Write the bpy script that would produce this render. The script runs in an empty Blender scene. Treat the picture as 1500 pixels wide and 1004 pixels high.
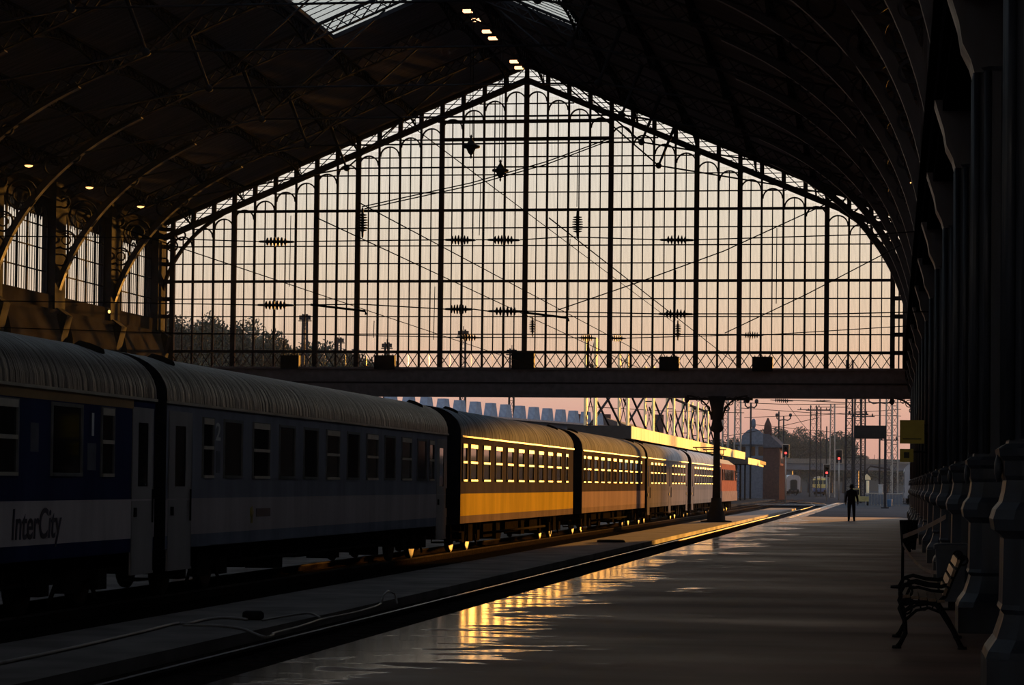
import bpy, math, random
from mathutils import Vector, Matrix
random.seed(7)
sin, cos, pi = math.sin, math.cos, math.pi
S = bpy.context.scene
COL = S.collection

# ------------------------------------------------------------------ camera
F, DV, PH, RO = 3295.5, 24838.0, .02396, .0098       # focal length (px), far vanishing distance, pitch, roll
VX, VY = 1308, 713                                   # vanishing point of the tracks
EYE = Vector((0, 0, 2.07))
TH = math.atan(F / DV)
W_ = Vector((-sin(TH) * cos(PH), cos(TH) * cos(PH), sin(PH)))
R0 = Vector((cos(TH), sin(TH), 0)); U0 = R0.cross(W_)
R_ = R0 * cos(RO) + U0 * sin(RO); U_ = U0 * cos(RO) - R0 * sin(RO)
CX = VX - F * R_.y / W_.y; CY = VY + F * U_.y / W_.y
cd = bpy.data.cameras.new('camera'); cam = bpy.data.objects.new('camera', cd); COL.objects.link(cam)
cd.sensor_fit = 'HORIZONTAL'; cd.sensor_width = 36; cd.lens = 36 * F / 1500
cd.shift_x = (750 - CX) / 1500; cd.shift_y = (CY - 502) / 1500
cd.clip_start = .1; cd.clip_end = 3000
cam.matrix_world = Matrix(((R_.x, U_.x, -W_.x, 0), (R_.y, U_.y, -W_.y, 0), (R_.z, U_.z, -W_.z, EYE.z), (0, 0, 0, 1)))
S.camera = cam
def ray(px, py): return W_ + R_ * ((px - CX) / F) - U_ * ((py - CY) / F)
def P(px, py, Y): k = ray(px, py); return EYE + k * (Y / k.y)
def G(px, py, z): k = ray(px, py); return EYE + k * ((z - EYE.z) / k.z)

# ------------------------------------------------------------------ sky, sun, exposure
def lin(c): return tuple(((v / 255 + .055) / 1.055) ** 2.4 if v > 10 else v / 255 / 12.92 for v in c)
SUN_AZ, SUN_EL = math.radians(12.2), math.radians(3.2)
SUND = Vector((sin(SUN_AZ) * cos(SUN_EL), cos(SUN_AZ) * cos(SUN_EL), sin(SUN_EL)))
w = bpy.data.worlds.new('sky'); S.world = w; w.use_nodes = True
nt = w.node_tree; nt.nodes.clear()
def nd(nt, t, **k):
    n = nt.nodes.new(t)
    for a, b in k.items(): setattr(n, a, b)
    return n
tc = nd(nt, 'ShaderNodeTexCoord'); sp = nd(nt, 'ShaderNodeSeparateXYZ'); rp = nd(nt, 'ShaderNodeValToRGB')
nt.links.new(tc.outputs['Generated'], sp.inputs[0]); nt.links.new(sp.outputs['Z'], rp.inputs[0])
stops = [(0, (196, 146, 138)), (.03, (212, 163, 150)), (.06, (230, 196, 171)), (.09, (232, 212, 190)), (.125, (233, 222, 207)), (.17, (230, 226, 219)),
         (.35, (200, 208, 216)), (1, (165, 185, 210))]
e = rp.color_ramp.elements
while len(e) < len(stops): e.new(.5)
for i, (p, c) in enumerate(stops): e[i].position = p; e[i].color = (*lin(c), 1)
dp = nd(nt, 'ShaderNodeVectorMath', operation='DOT_PRODUCT'); dp.inputs[1].default_value = SUND
nt.links.new(tc.outputs['Generated'], dp.inputs[0])
pw = nd(nt, 'ShaderNodeMath', operation='POWER'); mx = nd(nt, 'ShaderNodeMath', operation='MAXIMUM'); mx.inputs[1].default_value = 0
nt.links.new(dp.outputs['Value'], mx.inputs[0]); nt.links.new(mx.outputs[0], pw.inputs[0]); pw.inputs[1].default_value = 14
gl = nd(nt, 'ShaderNodeMix', data_type='RGBA', blend_type='ADD'); gl.inputs['B'].default_value = (.09, .045, .0, 1)
nt.links.new(pw.outputs[0], gl.inputs['Factor']); nt.links.new(rp.outputs[0], gl.inputs['A'])
bg = nd(nt, 'ShaderNodeBackground'); bg.inputs['Strength'].default_value = 1.0
ow = nd(nt, 'ShaderNodeOutputWorld')
nt.links.new(gl.outputs['Result'], bg.inputs[0]); nt.links.new(bg.outputs[0], ow.inputs[0])
sl = bpy.data.lights.new('sun', 'SUN'); sl.energy = 8.5; sl.color = (1, .43, .07); sl.angle = math.radians(.8)
so = bpy.data.objects.new('sun', sl); COL.objects.link(so); so.rotation_euler = (-SUND).to_track_quat('-Z', 'Y').to_euler()
so.location = SUND * 300
S.view_settings.view_transform = 'Standard'; S.view_settings.look = 'None'
S.view_settings.exposure = 0.0; S.view_settings.gamma = 1; S.view_settings.use_curve_mapping = False

# ------------------------------------------------------------------ materials
MATS = {}
def mat(name, c1, c2=None, rough=.6, metal=0., scale=3., stretch=(1, 1, 1), bump=0., rough2=None, spec=.5, emit=None, es=0, bd=.02):
    if name in MATS: return MATS[name]
    m = bpy.data.materials.new(name); m.use_nodes = True; t = m.node_tree; b = t.nodes['Principled BSDF']
    b.inputs['Roughness'].default_value = rough; b.inputs['Metallic'].default_value = metal; b.inputs['Specular IOR Level'].default_value = spec
    co = nd(t, 'ShaderNodeTexCoord'); mp = nd(t, 'ShaderNodeMapping'); mp.inputs['Scale'].default_value = stretch
    no = nd(t, 'ShaderNodeTexNoise'); no.inputs['Scale'].default_value = scale; no.inputs['Detail'].default_value = 5
    t.links.new(co.outputs['Object'], mp.inputs[0]); t.links.new(mp.outputs[0], no.inputs['Vector'])
    r = nd(t, 'ShaderNodeValToRGB'); r.color_ramp.elements[0].position = .32; r.color_ramp.elements[1].position = .68
    c2 = c2 or tuple(x * .7 for x in c1)
    r.color_ramp.elements[0].color = (*c2, 1); r.color_ramp.elements[1].color = (*c1, 1)
    t.links.new(no.outputs[0], r.inputs[0]); t.links.new(r.outputs[0], b.inputs['Base Color'])
    if rough2 is not None:
        mr = nd(t, 'ShaderNodeMapRange'); mr.inputs[1].default_value = .3; mr.inputs[2].default_value = .7
        mr.inputs[3].default_value = rough; mr.inputs[4].default_value = rough2
        t.links.new(no.outputs[0], mr.inputs[0]); t.links.new(mr.outputs[0], b.inputs['Roughness'])
    if bump:
        bm_ = nd(t, 'ShaderNodeBump'); bm_.inputs['Strength'].default_value = bump; bm_.inputs['Distance'].default_value = bd
        t.links.new(no.outputs[0], bm_.inputs['Height']); t.links.new(bm_.outputs[0], b.inputs['Normal'])
    if emit:
        b.inputs['Emission Color'].default_value = (*emit, 1); b.inputs['Emission Strength'].default_value = es
    MATS[name] = m; return m
def glass(name, tint, fac, rough=.08):
    m = bpy.data.materials.new(name); m.use_nodes = True; t = m.node_tree; t.nodes.clear()
    co = nd(t, 'ShaderNodeTexCoord'); mp = nd(t, 'ShaderNodeMapping'); mp.inputs['Scale'].default_value = (9, 9, .35)
    no = nd(t, 'ShaderNodeTexNoise'); no.inputs['Scale'].default_value = 1.2; no.inputs['Detail'].default_value = 4
    t.links.new(co.outputs['Object'], mp.inputs[0]); t.links.new(mp.outputs[0], no.inputs[0])
    r = nd(t, 'ShaderNodeValToRGB'); r.color_ramp.elements[0].position = .3; r.color_ramp.elements[1].position = .62
    r.color_ramp.elements[0].color = tuple(x * .92 for x in tint) + (1,); r.color_ramp.elements[1].color = (*tint, 1)
    t.links.new(no.outputs[0], r.inputs[0])
    tr = nd(t, 'ShaderNodeBsdfTransparent'); g = nd(t, 'ShaderNodeBsdfGlossy'); g.inputs['Roughness'].default_value = rough
    g.inputs['Color'].default_value = (.6, .6, .6, 1)
    mi = nd(t, 'ShaderNodeMixShader'); mi.inputs[0].default_value = fac
    o = nd(t, 'ShaderNodeOutputMaterial')
    t.links.new(r.outputs[0], tr.inputs[0]); t.links.new(tr.outputs[0], mi.inputs[1]); t.links.new(g.outputs[0], mi.inputs[2]); t.links.new(mi.outputs[0], o.inputs[0])
    MATS[name] = m; return m
IRON = mat('iron', (.034, .035, .042), (.02, .02, .025), rough=.8, rough2=.9, scale=2, bump=.1, spec=.02)
BRKT = mat('bracket_paint', (.04, .04, .046), (.026, .026, .03), rough=.45, rough2=.55, spec=.3, scale=2)
IRONB = mat('blue_iron', (.036, .045, .068), (.018, .022, .034), rough=.38, rough2=.6, scale=2, stretch=(3, 3, .5), bump=.1)
ROOFM = mat('roof_boards', (.12, .115, .13), (.06, .057, .065), rough=.9, scale=1.5, stretch=(.3, 6, .3), bump=.3, spec=0)
WALLM = mat('sooty_plaster', (.05, .046, .045), (.027, .025, .025), rough=.95, scale=.8, bump=.2, spec=0)
WALLR = mat('dark_wall_paint', (.03, .03, .035), (.014, .015, .02), rough=.8, scale=.9, bump=.15)
GLASS = glass('gable_glass', (.99, .985, .97), .02)
SKYGL = glass('skylight_glass', (.80, .83, .84), .04)
BRASS = mat('dull_brass', (.3, .2, .08), rough=.4, metal=1)
RUST = mat('rusty_rail', (.04, .03, .027), (.02, .016, .014), rough=.9, scale=8, spec=0)
RAILD = mat('shaded_rail_head', (.12, .10, .09), (.07, .06, .055), rough=.85, spec=0)  # darker copy of the rail head: shadow along the train put into colour
RAILT = mat('polished_rail_head', (.55, .53, .52), (.42, .4, .4), rough=.22, metal=1, scale=2, stretch=(1, .2, 1))
BALL = mat('ballast', (.035, .03, .029), (.012, .011, .011), rough=.95, scale=9, bump=1.0, spec=0)
CONC = mat('old_concrete', (.24, .21, .20), (.14, .125, .118), rough=.85, rough2=.7, scale=.9, bump=.3, spec=.02)
WOODM = mat('bench_wood', (.22, .13, .075), (.12, .07, .04), rough=.4, scale=4, stretch=(8, .5, 8), bump=.2)
BLACK = mat('black_paint', (.012, .012, .014), (.006, .006, .007), rough=.75, spec=.15)
RUBBER = mat('rubber', (.012, .012, .012), rough=.9)
LAMPM = mat('lamp_glow', (.8, .6, .4), emit=(1, .5, .25), es=3)
LAMPW = mat('warm_lamp_glow', (.8, .6, .4), emit=(1, .52, .17), es=2.4)
REDL = mat('red_signal_glow', (.5, .02, .02), emit=(1, .06, .05), es=2.5)
YELL = mat('yellow_lamp_glow', (.8, .7, .4), emit=(1, .6, .16), es=2.2)
CERAM = mat('brown_ceramic', (.02, .015, .014), (.014, .011, .01), rough=.5, spec=.3)
WIREM = mat('wire', (.012, .011, .011), rough=.9, spec=0)
MASTM = mat('galvanised_mast', (.34, .33, .32), (.22, .21, .2), rough=.5, metal=.3, scale=2)
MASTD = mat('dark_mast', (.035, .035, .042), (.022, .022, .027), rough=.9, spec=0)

# ------------------------------------------------------------------ mesh helpers
class MB:
    def __init__(s): s.v = []; s.f = []; s.sm = []
    def add(s, vs, fs, smooth=False):
        n = len(s.v); s.v += [tuple(p) for p in vs]; s.f += [tuple(i + n for i in q) for q in fs]; s.sm += [smooth] * len(fs); return s
    def box(s, x0, x1, y0, y1, z0, z1):
        return s.add([(x0, y0, z0), (x1, y0, z0), (x1, y1, z0), (x0, y1, z0), (x0, y0, z1), (x1, y0, z1), (x1, y1, z1), (x0, y1, z1)],
                     [(3, 2, 1, 0), (4, 5, 6, 7), (0, 1, 5, 4), (1, 2, 6, 5), (2, 3, 7, 6), (3, 0, 4, 7)])
    def cbox(s, c, d): return s.box(c[0] - d[0] / 2, c[0] + d[0] / 2, c[1] - d[1] / 2, c[1] + d[1] / 2, c[2] - d[2] / 2, c[2] + d[2] / 2)
    def bar(s, p, q, w, h=None, up=(0, 0, 1)):
        h = h or w; p = Vector(p); q = Vector(q); d = (q - p).normalized(); up = Vector(up)
        a = d.cross(up)
        if a.length < 1e-4: a = d.cross(Vector((0, 1, 0)))
        a.normalize(); b = a.cross(d)
        vs = [o + a * (i * w / 2) + b * (j * h / 2) for o in (p, q) for i, j in ((-1, -1), (1, -1), (1, 1), (-1, 1))]
        return s.add(vs, [(0, 1, 2, 3), (7, 6, 5, 4), (0, 4, 5, 1), (1, 5, 6, 2), (2, 6, 7, 3), (3, 7, 4, 0)])
    def tube(s, path, r, n=6, closed=False):
        path = [Vector(p) for p in path]; rings = []; m = len(path)
        rr = r if isinstance(r, (list, tuple)) else [r] * m
        pa = None
        for i, p in enumerate(path):
            if closed: d = path[(i + 1) % m] - path[i - 1]
            else: d = path[min(i + 1, m - 1)] - path[max(i - 1, 0)]
            d.normalize()
            if pa is None:
                pa = d.cross(Vector((0, 0, 1)))
                if pa.length < 1e-3: pa = d.cross(Vector((0, 1, 0)))
            pa = (pa - d * pa.dot(d)).normalized(); b = d.cross(pa)
            rings.append([p + (pa * cos(2 * pi * k / n) + b * sin(2 * pi * k / n)) * rr[i] for k in range(n)])
        vs = [v for g in rings for v in g]; fs = []
        for i in range(m if closed else m - 1):
            j = (i + 1) % m
            for k in range(n): fs.append((i * n + k, i * n + (k + 1) % n, j * n + (k + 1) % n, j * n + k))
        if not closed: fs += [tuple(range(n))[::-1], tuple((m - 1) * n + k for k in range(n))]
        return s.add(vs, fs, True)
    def sweep(s, path, w, h, closed=False, plane='xz'):      # rectangular section along a path in the XZ plane, w along Y
        m = len(path); vs = []; fs = []
        for i in range(m):
            a = Vector(path[i - 1] if (closed or i) else path[0]); b = Vector(path[(i + 1) % m] if closed else path[min(i + 1, m - 1)])
            d = (b - a).normalized(); nrm = Vector((-d.z, 0, d.x)); p = Vector(path[i]); y = Vector((0, w / 2, 0))
            vs += [p + nrm * h / 2 - y, p + nrm * h / 2 + y, p - nrm * h / 2 + y, p - nrm * h / 2 - y]
        for i in range(m if closed else m - 1):
            j = (i + 1) % m
            for k in range(4): fs.append((i * 4 + k, i * 4 + (k + 1) % 4, j * 4 + (k + 1) % 4, j * 4 + k))
        if not closed: fs += [(0, 1, 2, 3), tuple((m - 1) * 4 + k for k in (3, 2, 1, 0))]
        return s.add(vs, fs)
    def lathe(s, prof, n=16, c=(0, 0, 0), sq=None, smooth=True, axis='z'):   # sq: chamfered square section
        vs = []; fs = []; m = len(prof)
        for r, z in prof:
            if sq:
                k = sq; pts = [(1, -k), (1, k), (k, 1), (-k, 1), (-1, k), (-1, -k), (-k, -1), (k, -1)]; ring = [(x * r, y * r) for x, y in pts]
            else: ring = [(r * cos(2 * pi * i / n), r * sin(2 * pi * i / n)) for i in range(n)]
            for x, y in ring:
                vs.append({'z': (c[0] + x, c[1] + y, c[2] + z), 'x': (c[0] + z, c[1] + x, c[2] + y), 'y': (c[0] + y, c[1] + z, c[2] + x)}[axis])
        n = 8 if sq else n
        for i in range(m - 1):
            for k in range(n): fs.append((i * n + k, i * n + (k + 1) % n, (i + 1) * n + (k + 1) % n, (i + 1) * n + k))
        fs += [tuple(range(n))[::-1], tuple((m - 1) * n + k for k in range(n))]
        return s.add(vs, fs, smooth and not sq)
    def prism(s, poly, y0, y1):                                # polygon in XZ, thick along Y
        n = len(poly); vs = [(x, y0, z) for x, z in poly] + [(x, y1, z) for x, z in poly]
        return s.add(vs, [tuple(range(n)), tuple(range(2 * n - 1, n - 1, -1))] + [(i, i + n, (i + 1) % n + n, (i + 1) % n) for i in range(n)])
    def ring(s, c, r, t, w, n=16):                             # ring in XZ plane
        return s.sweep([(c[0] + r * cos(2 * pi * i / n), c[1], c[2] + r * sin(2 * pi * i / n)) for i in range(n)], w, t, closed=True)
    def mesh(s, name, m, shift=(0, 0, 0)):
        me = bpy.data.meshes.new(name); me.from_pydata([(a - shift[0], b - shift[1], c - shift[2]) for a, b, c in s.v], [], s.f)
        me.polygons.foreach_set('use_smooth', s.sm); me.materials.append(m); me.update(); return me
    def build(s, name, m, parent=None, world=False):
        sh = (0, 0, 0)
        if world and parent is not None:
            sh = parent.location
            if parent.parent is not None: sh = Vector(sh) + parent.parent.location
        return put(name, s.mesh(name, m, sh), parent)
    def thing(s, name, m, label, cat, group=None, kind=None):   # a one-mesh thing, origin at its base centre
        lo = [min(v[i] for v in s.v) for i in range(3)]; hi = [max(v[i] for v in s.v) for i in range(3)]
        sh = ((lo[0] + hi[0]) / 2, (lo[1] + hi[1]) / 2, lo[2])
        o = put(name, s.mesh(name, m, sh)); o.location = sh; return tag(o, label, cat, group, kind)
def put(name, me, parent=None, loc=None):
    o = bpy.data.objects.new(name, me); COL.objects.link(o); o.parent = parent
    if loc: o.location = loc
    return o
def tag(o, label=None, cat=None, group=None, kind=None):
    for k, v in (('label', label), ('category', cat), ('group', group), ('kind', kind)):
        if v: o[k] = v
    return o
def empty(name, loc, label=None, cat=None, group=None, kind=None, rz=0):
    o = bpy.data.objects.new(name, None); COL.objects.link(o); o.location = loc; o.rotation_euler = (0, 0, rz); o.empty_display_size = .2
    return tag(o, label, cat, group, kind)
def copy_tree(o, parent=None):
    c = o.copy(); COL.objects.link(c); c.parent = parent
    for ch in [x for x in o.children]: copy_tree(ch, c)
    return c
def struct(name, mb, m, parent=None): return tag(mb.build(name, m, parent), kind=None if parent else 'structure')
ORD = ['first', 'second', 'third', 'fourth', 'fifth', 'sixth', 'seventh', 'eighth', 'ninth', 'tenth', 'eleventh', 'twelfth', 'thirteenth', 'fourteenth', 'fifteenth', 'sixteenth']

# ------------------------------------------------------------------ ground, platforms, rails
PZ = .37
XC, YG, HALF, BAY = -20.48, 124.0, 21.4, 8.05
mb = MB(); mb.box(-900, 900, -40, 1500, -.6, -.2); struct('ground', mb, BALL)
EARTH = mat('station_yard_earth', (.06, .062, .07), (.03, .032, .038), rough=.95, scale=.15, bump=.3, spec=0)
mb = MB()
mb.add([(1.0, 126, -.12), (300, 126, -.12), (300, 1200, -.12), (1.0, 1200, -.12)], [(0, 1, 2, 3)])
mb.add([(-300, 240, -.1), (1.0, 240, -.1), (1.0, 1200, -.1), (-300, 1200, -.1)], [(0, 1, 2, 3)])
struct('yard_ground', mb, EARTH)
# wet platform
pm = bpy.data.materials.new('wet_asphalt'); pm.use_nodes = True; t = pm.node_tree; b = t.nodes['Principled BSDF']
gp = nd(t, 'ShaderNodeNewGeometry')
def tn(scale, st, det=5):
    mp = nd(t, 'ShaderNodeMapping'); mp.inputs['Scale'].default_value = st; n = nd(t, 'ShaderNodeTexNoise'); n.inputs['Scale'].default_value = scale; n.inputs['Detail'].default_value = det
    t.links.new(gp.outputs['Position'], mp.inputs[0]); t.links.new(mp.outputs[0], n.inputs['Vector']); return n.outputs[0]
def mth(op, a, b_):
    n = nd(t, 'ShaderNodeMath', operation=op)
    for i, q in enumerate((a, b_)):
        if isinstance(q, (int, float)): n.inputs[i].default_value = q
        else: t.links.new(q, n.inputs[i])
    return n.outputs[0]
def mr_(v, a, b_, c, d):
    n = nd(t, 'ShaderNodeMapRange'); t.links.new(v, n.inputs[0])
    for i, q in enumerate((a, b_, c, d)): n.inputs[i + 1].default_value = q
    return n.outputs[0]
sx = nd(t, 'ShaderNodeSeparateXYZ'); t.links.new(gp.outputs['Position'], sx.inputs[0])
edge = mr_(sx.outputs['X'], -5.6, -.6, .165, -.19)          # the slab falls towards its edge: water stands there
pud = mth('ADD', mth('ADD', mth('MULTIPLY', tn(.55, (1, .5, 1), 8), .56), mth('MULTIPLY', tn(2.4, (.45, 1.1, 1), 6), .44)), edge)
wet = mr_(pud, .585, .625, 0, 1)
damp = mr_(tn(.35, (.6, 1.6, 1), 6), .35, .7, .66, .44)
mixr = nd(t, 'ShaderNodeMix'); t.links.new(wet, mixr.inputs[0]); t.links.new(damp, mixr.inputs[2]); mixr.inputs[3].default_value = .11
t.links.new(mixr.outputs[0], b.inputs['Roughness']); t.links.new(mr_(wet, 0, 1, .3, .5), b.inputs['Specular IOR Level'])
cr = nd(t, 'ShaderNodeValToRGB'); cr.color_ramp.elements[0].color = (.17, .095, .074, 1); cr.color_ramp.elements[1].color = (.38, .22, .17, 1)
cr.color_ramp.elements[0].position = .3; cr.color_ramp.elements[1].position = .72
t.links.new(tn(.5, (.35, 1.5, 1), 8), cr.inputs[0])
mc = nd(t, 'ShaderNodeMix', data_type='RGBA'); t.links.new(wet, mc.inputs['Factor']); t.links.new(cr.outputs[0], mc.inputs['A']); mc.inputs['B'].default_value = (.05, .042, .04, 1)
t.links.new(mc.outputs['Result'], b.inputs['Base Color'])
bmp = nd(t, 'ShaderNodeBump'); bmp.inputs['Distance'].default_value = .012
t.links.new(mr_(wet, 0, 1, .35, .02), bmp.inputs['Strength']); t.links.new(tn(14, (1, 1, 1), 4), bmp.inputs['Height']); t.links.new(bmp.outputs[0], b.inputs['Normal'])
OUTER = mat('dry_outer_asphalt', (.085, .09, .10), (.055, .058, .066), rough=.95, scale=.3, stretch=(.3, 1.5, 1), spec=0)
mb = MB(); mb.box(-4.75, 12, 123.6, 226, -.3, PZ); struct('outer_floor', mb, OUTER)
mb = MB(); mb.box(-4.75, 3.2, -20, 123.6, -.3, PZ)
floor = struct('floor', mb, pm)
kb = MB(); kb.box(-.47, .44, .01, 1.58, -.42, -.004); kme = kb.mesh('kerb_stone', pm)
for i in range(154):
    o = put('kerb_stone', kme, floor, (-5.2, -16 + i * 1.59, PZ))
fb = MB(); fb.box(-5.64, -5.5, -16, 228, -.3, .2); struct('platform_face', fb, CONC)
fb = MB(); fb.box(-8.48, -5.64, -16, 228, -.3, -.1); struct('track_ballast', fb, BALL)
WHITEL = mat('worn_white_line', (.5, .5, .5), (.2, .2, .2), rough=.6, scale=2, stretch=(3, .3, 1))
mb = MB(); mb.box(-5.6, -5.35, 118, 228, PZ + .001, PZ + .006); mb.box(-14, -5.4, 231, 231.6, .1, .14)
tag(mb.build('edge_line', WHITEL, floor), 'worn white line painted along the far platform edge')
# low service platform between the tracks
mb = MB(); mb.box(-10.75, -8.5, -16, 200, -.3, .05); struct('service_platform', mb, CONC)
mb = MB(); mb.box(-41.6, -15.2, -16, 135, -.3, -.19); struct('left_platform', mb, CONC)
# rails
def rail(pts, name, label, hm=None):
    base = MB(); prof = [(-.07, -.17), (.07, -.17), (.07, -.15), (.012, -.13), (.012, -.04), (-.012, -.04), (-.012, -.13), (-.07, -.15)]
    head = MB()
    for i in range(len(pts) - 1):
        p = Vector((pts[i][0], pts[i][1], 0)); q = Vector((pts[i + 1][0], pts[i + 1][1], 0))
        base.bar(p + Vector((0, 0, -.16)), q + Vector((0, 0, -.16)), .14, .02); base.bar(p + Vector((0, 0, -.09)), q + Vector((0, 0, -.09)), .024, .12)
        head.bar(p + Vector((0, 0, -.018)), q + Vector((0, 0, -.018)), .07, .036)
    r = empty(name, (pts[0][0], pts[0][1], -.2), label, 'rail')
    base.build('rail_foot', RUST, r, world=True); head.build('rail_head', hm or RAILT, r, world=True)
curve = [(0, -14), (0, 60), (0, 140), (0, 200), (-.12, 235), (-1.5, 262), (-4, 281), (-9, 305), (-16, 330), (-26, 360)]
rail([(-7.9 + x, y) for x, y in curve], 'rail', 'shining rail running beside the empty service platform strip')
rail([(-6.46 + x, y) for x, y in curve], 'rail', 'rail hidden close under the wet platform edge')
rail([(-12.98, -14), (-12.98, 330)], 'rail', 'rail under the near wheels of the parked train', RAILD)
rail([(-14.42, -14), (-14.42, 330)], 'rail', 'rail under the far wheels of the parked train', RAILD)
sb = MB(); sb.cbox((0, 0, -.19), (2.5, .24, .1)); sme = sb.mesh('sleeper', RUST)
trk = empty('track_bed', (-7.18, 0, -.2), kind='structure')
for i in range(190): put('sleeper', sme, trk, (0, 12 + i * .65, .25))
# hoses and cable on the service platform
def hose(pts, r, m, label):
    pts = [G(x, y, .05 + r) for x, y in pts]; out = []
    for i in range(len(pts) - 1):
        p0, p1, p2, p3 = pts[max(i - 1, 0)], pts[i], pts[i + 1], pts[min(i + 2, len(pts) - 1)]
        for k in range(6):
            u = k / 6; out.append(.5 * (2 * p1 + (p2 - p0) * u + (2 * p0 - 5 * p1 + 4 * p2 - p3) * u * u + (3 * p1 - p0 - 3 * p2 + p3) * u ** 3))
    out.append(pts[-1]); MB().tube(out, r, 6).thing('hose', m, label, 'hose')
HOSE = mat('pale_hose', (.3, .27, .26), (.2, .18, .17), rough=.4)
hose([(0, 972), (100, 951), (200, 928), (257, 914), (275, 914), (300, 908), (330, 905), (362, 908)], .022, HOSE, 'long pale hose trailing toward the left foreground')
hose([(268, 916), (320, 917), (356, 922), (385, 933), (400, 931), (402, 928), (440, 918), (470, 908), (500, 902), (530, 895), (556, 886), (559, 877)], .018, HOSE, 'pale hose bent along the service platform toward the raised loop')
hose([(384, 909), (430, 901), (455, 899), (470, 906)], .015, HOSE, 'short pale hose piece with a black coupling')
lp = [G(559, 886, .05) + Vector((0, 0, .02)), G(559, 886, .05) + Vector((0, .1, .14)), G(566, 884, .05) + Vector((0, .1, .2)), G(578, 882, .05) + Vector((0, 0, .13)), G(582, 886, .05) + Vector((0, 0, .02))]
MB().tube(lp, .018, 6).thing('cable_loop', HOSE, 'small pale hose loop standing up near the bright rail', 'hose')
c0 = G(372, 909, .05); MB().lathe([(.05, -.16), (.07, -.12), (.07, .1), (.04, .14)], 10, (c0.x, c0.y, .12), axis='x').thing('hose_coupling', BLACK, 'black coupling lying between the pale hoses', 'coupling')
c0 = G(908, 795, .05); MB().lathe([(.5, 0), (.5, .06), (.42, .09), (.1, .1)], 12, (c0.x - .3, c0.y, .05)).thing('manhole_cover', BLACK, 'dark round cover on the service platform', 'cover')

# ------------------------------------------------------------------ hall shell
SILL, CROWN = 11.2, 15.55
mb = MB(); mb.box(1.78, 2.3, -24, 124.4, 0, SILL); mb.box(1.78, 2.3, -24, 124.4, CROWN + .45, 17.8); mb.box(1.78, 2.3, -24, YG - 17 * BAY, SILL, CROWN + .45)
for k in range(18): mb.box(1.78, 2.3, YG - k * BAY - .72, YG - k * BAY + (.72 if k else .4), SILL, CROWN + .45)
wall_r = struct('wall_right', mb, WALLR)
mb = MB(); mb.box(.62, 1.8, -24, 124.3, 8.05, 8.5); mb.box(.72, 1.8, -24, 124.3, 7.85, 8.05); mb.box(.5, 1.8, -24, 124.3, 8.5, 8.62); mb.build('cornice', mat('black_cornice', (.008, .008, .010), rough=.9, spec=0), wall_r)
mb = MB(); mb.box(-43.2, 3.2, -24.4, -24, 0, 5.2)
for k in range(0, 13): mb.box(-42.4 + k * 3.6 - .2, -42.4 + k * 3.6 + .2, -24.4, -24, 5.2, 25.3 - .42 * abs(-42.4 + k * 3.6 + 20.48))
for z_ in (9, 12.5): mb.box(-42.4, 1.4, -24.3, -24.1, z_ - .12, z_ + .12)
wb = struct('wall_back', mb, WALLR)
mb = MB(); mb.prism([(-42.2, 5.2), (1.4, 5.2), (1.4, 16.3), (-20.48, 25.4), (-42.2, 16.3)], -24.22, -24.2); mb.build('front_glazing', GLASS, wb)
XL = -41.6
mb = MB(); mb.box(XL - .5, XL, -24, 124.4, 0, SILL - .9); mb.box(XL - .5, XL, -24, 124.4, CROWN + .45, 17.8); mb.box(XL - .5, XL, -24, YG - 17 * BAY, SILL - 1, CROWN + .5)
wall_l = struct('wall_left', mb, WALLM)
mb = MB(); mb.box(XL - .6, XL + .35, YG - 17 * BAY, YG, SILL - .95, SILL - .75); mb.box(XL - .5, XL + .1, YG - 17 * BAY, YG, SILL - .75, SILL - .02); mb.build('sill_course', WALLM, wall_l)
PIERP = MB(); PIERP.box(XL - .5, XL + .22, -.7, .7, 0, 17.4); PIERP.prism([(XL + .2, 8.0), (XL + .75, 10.2), (XL + .2, 10.6)], -.4, .4)
pme = PIERP.mesh('pier', IRON)
for k in range(0, 18):
    put('pier', pme, wall_l, (0, YG - k * BAY - (.3 if k == 0 else 0), 0))
# sloping apron panels below the windows
for k in range(17):
    y0 = YG - (k + 1) * BAY + .8; y1 = y0 + BAY - 1.6
    MB().add([(XL + .35, y0, SILL - .95), (XL + .35, y1, SILL - .95), (XL + .62, y1, SILL - 2.1), (XL + .62, y0, SILL - 2.1), (XL + .62, y0, SILL - 3.6), (XL + .62, y1, SILL - 3.6), (XL, y0, SILL - 3.6), (XL, y1, SILL - 3.6), (XL, y0, SILL - .95), (XL, y1, SILL - .95)],
             [(0, 1, 2, 3), (3, 2, 5, 4), (4, 5, 7, 6), (8, 9, 1, 0), (8, 0, 3, 4, 6), (1, 9, 7, 5, 2)]).build('apron_panel', WALLM, wall_l)
# side windows: five lancets per bay
lw = (BAY - 1.5) / 5
fr = MB(); fin = MB(); pn = MB()
r = lw / 2 - .09
def archpts(r, zc, n=10, x0=0): return [(0, x0 + r * cos(pi - pi * i / n), zc + r * 1.25 * sin(pi * i / n)) for i in range(n + 1)]
zc = CROWN - r * 1.25
for s_ in (-1, 1): fr.box(-.04, .04, s_ * lw / 2 - .07, s_ * lw / 2 + .07, SILL, CROWN + .5)
ap = archpts(r, zc, 12)
for i in range(12):
    p, q = ap[i], ap[i + 1]
    fr.add([(-.035, p[1], p[2]), (-.035, q[1], q[2]), (-.035, q[1], CROWN + .5), (-.035, p[1], CROWN + .5), (.035, p[1], p[2]), (.035, q[1], q[2]), (.035, q[1], CROWN + .5), (.035, p[1], CROWN + .5)],
           [(0, 1, 2, 3), (7, 6, 5, 4), (0, 4, 5, 1)])
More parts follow.
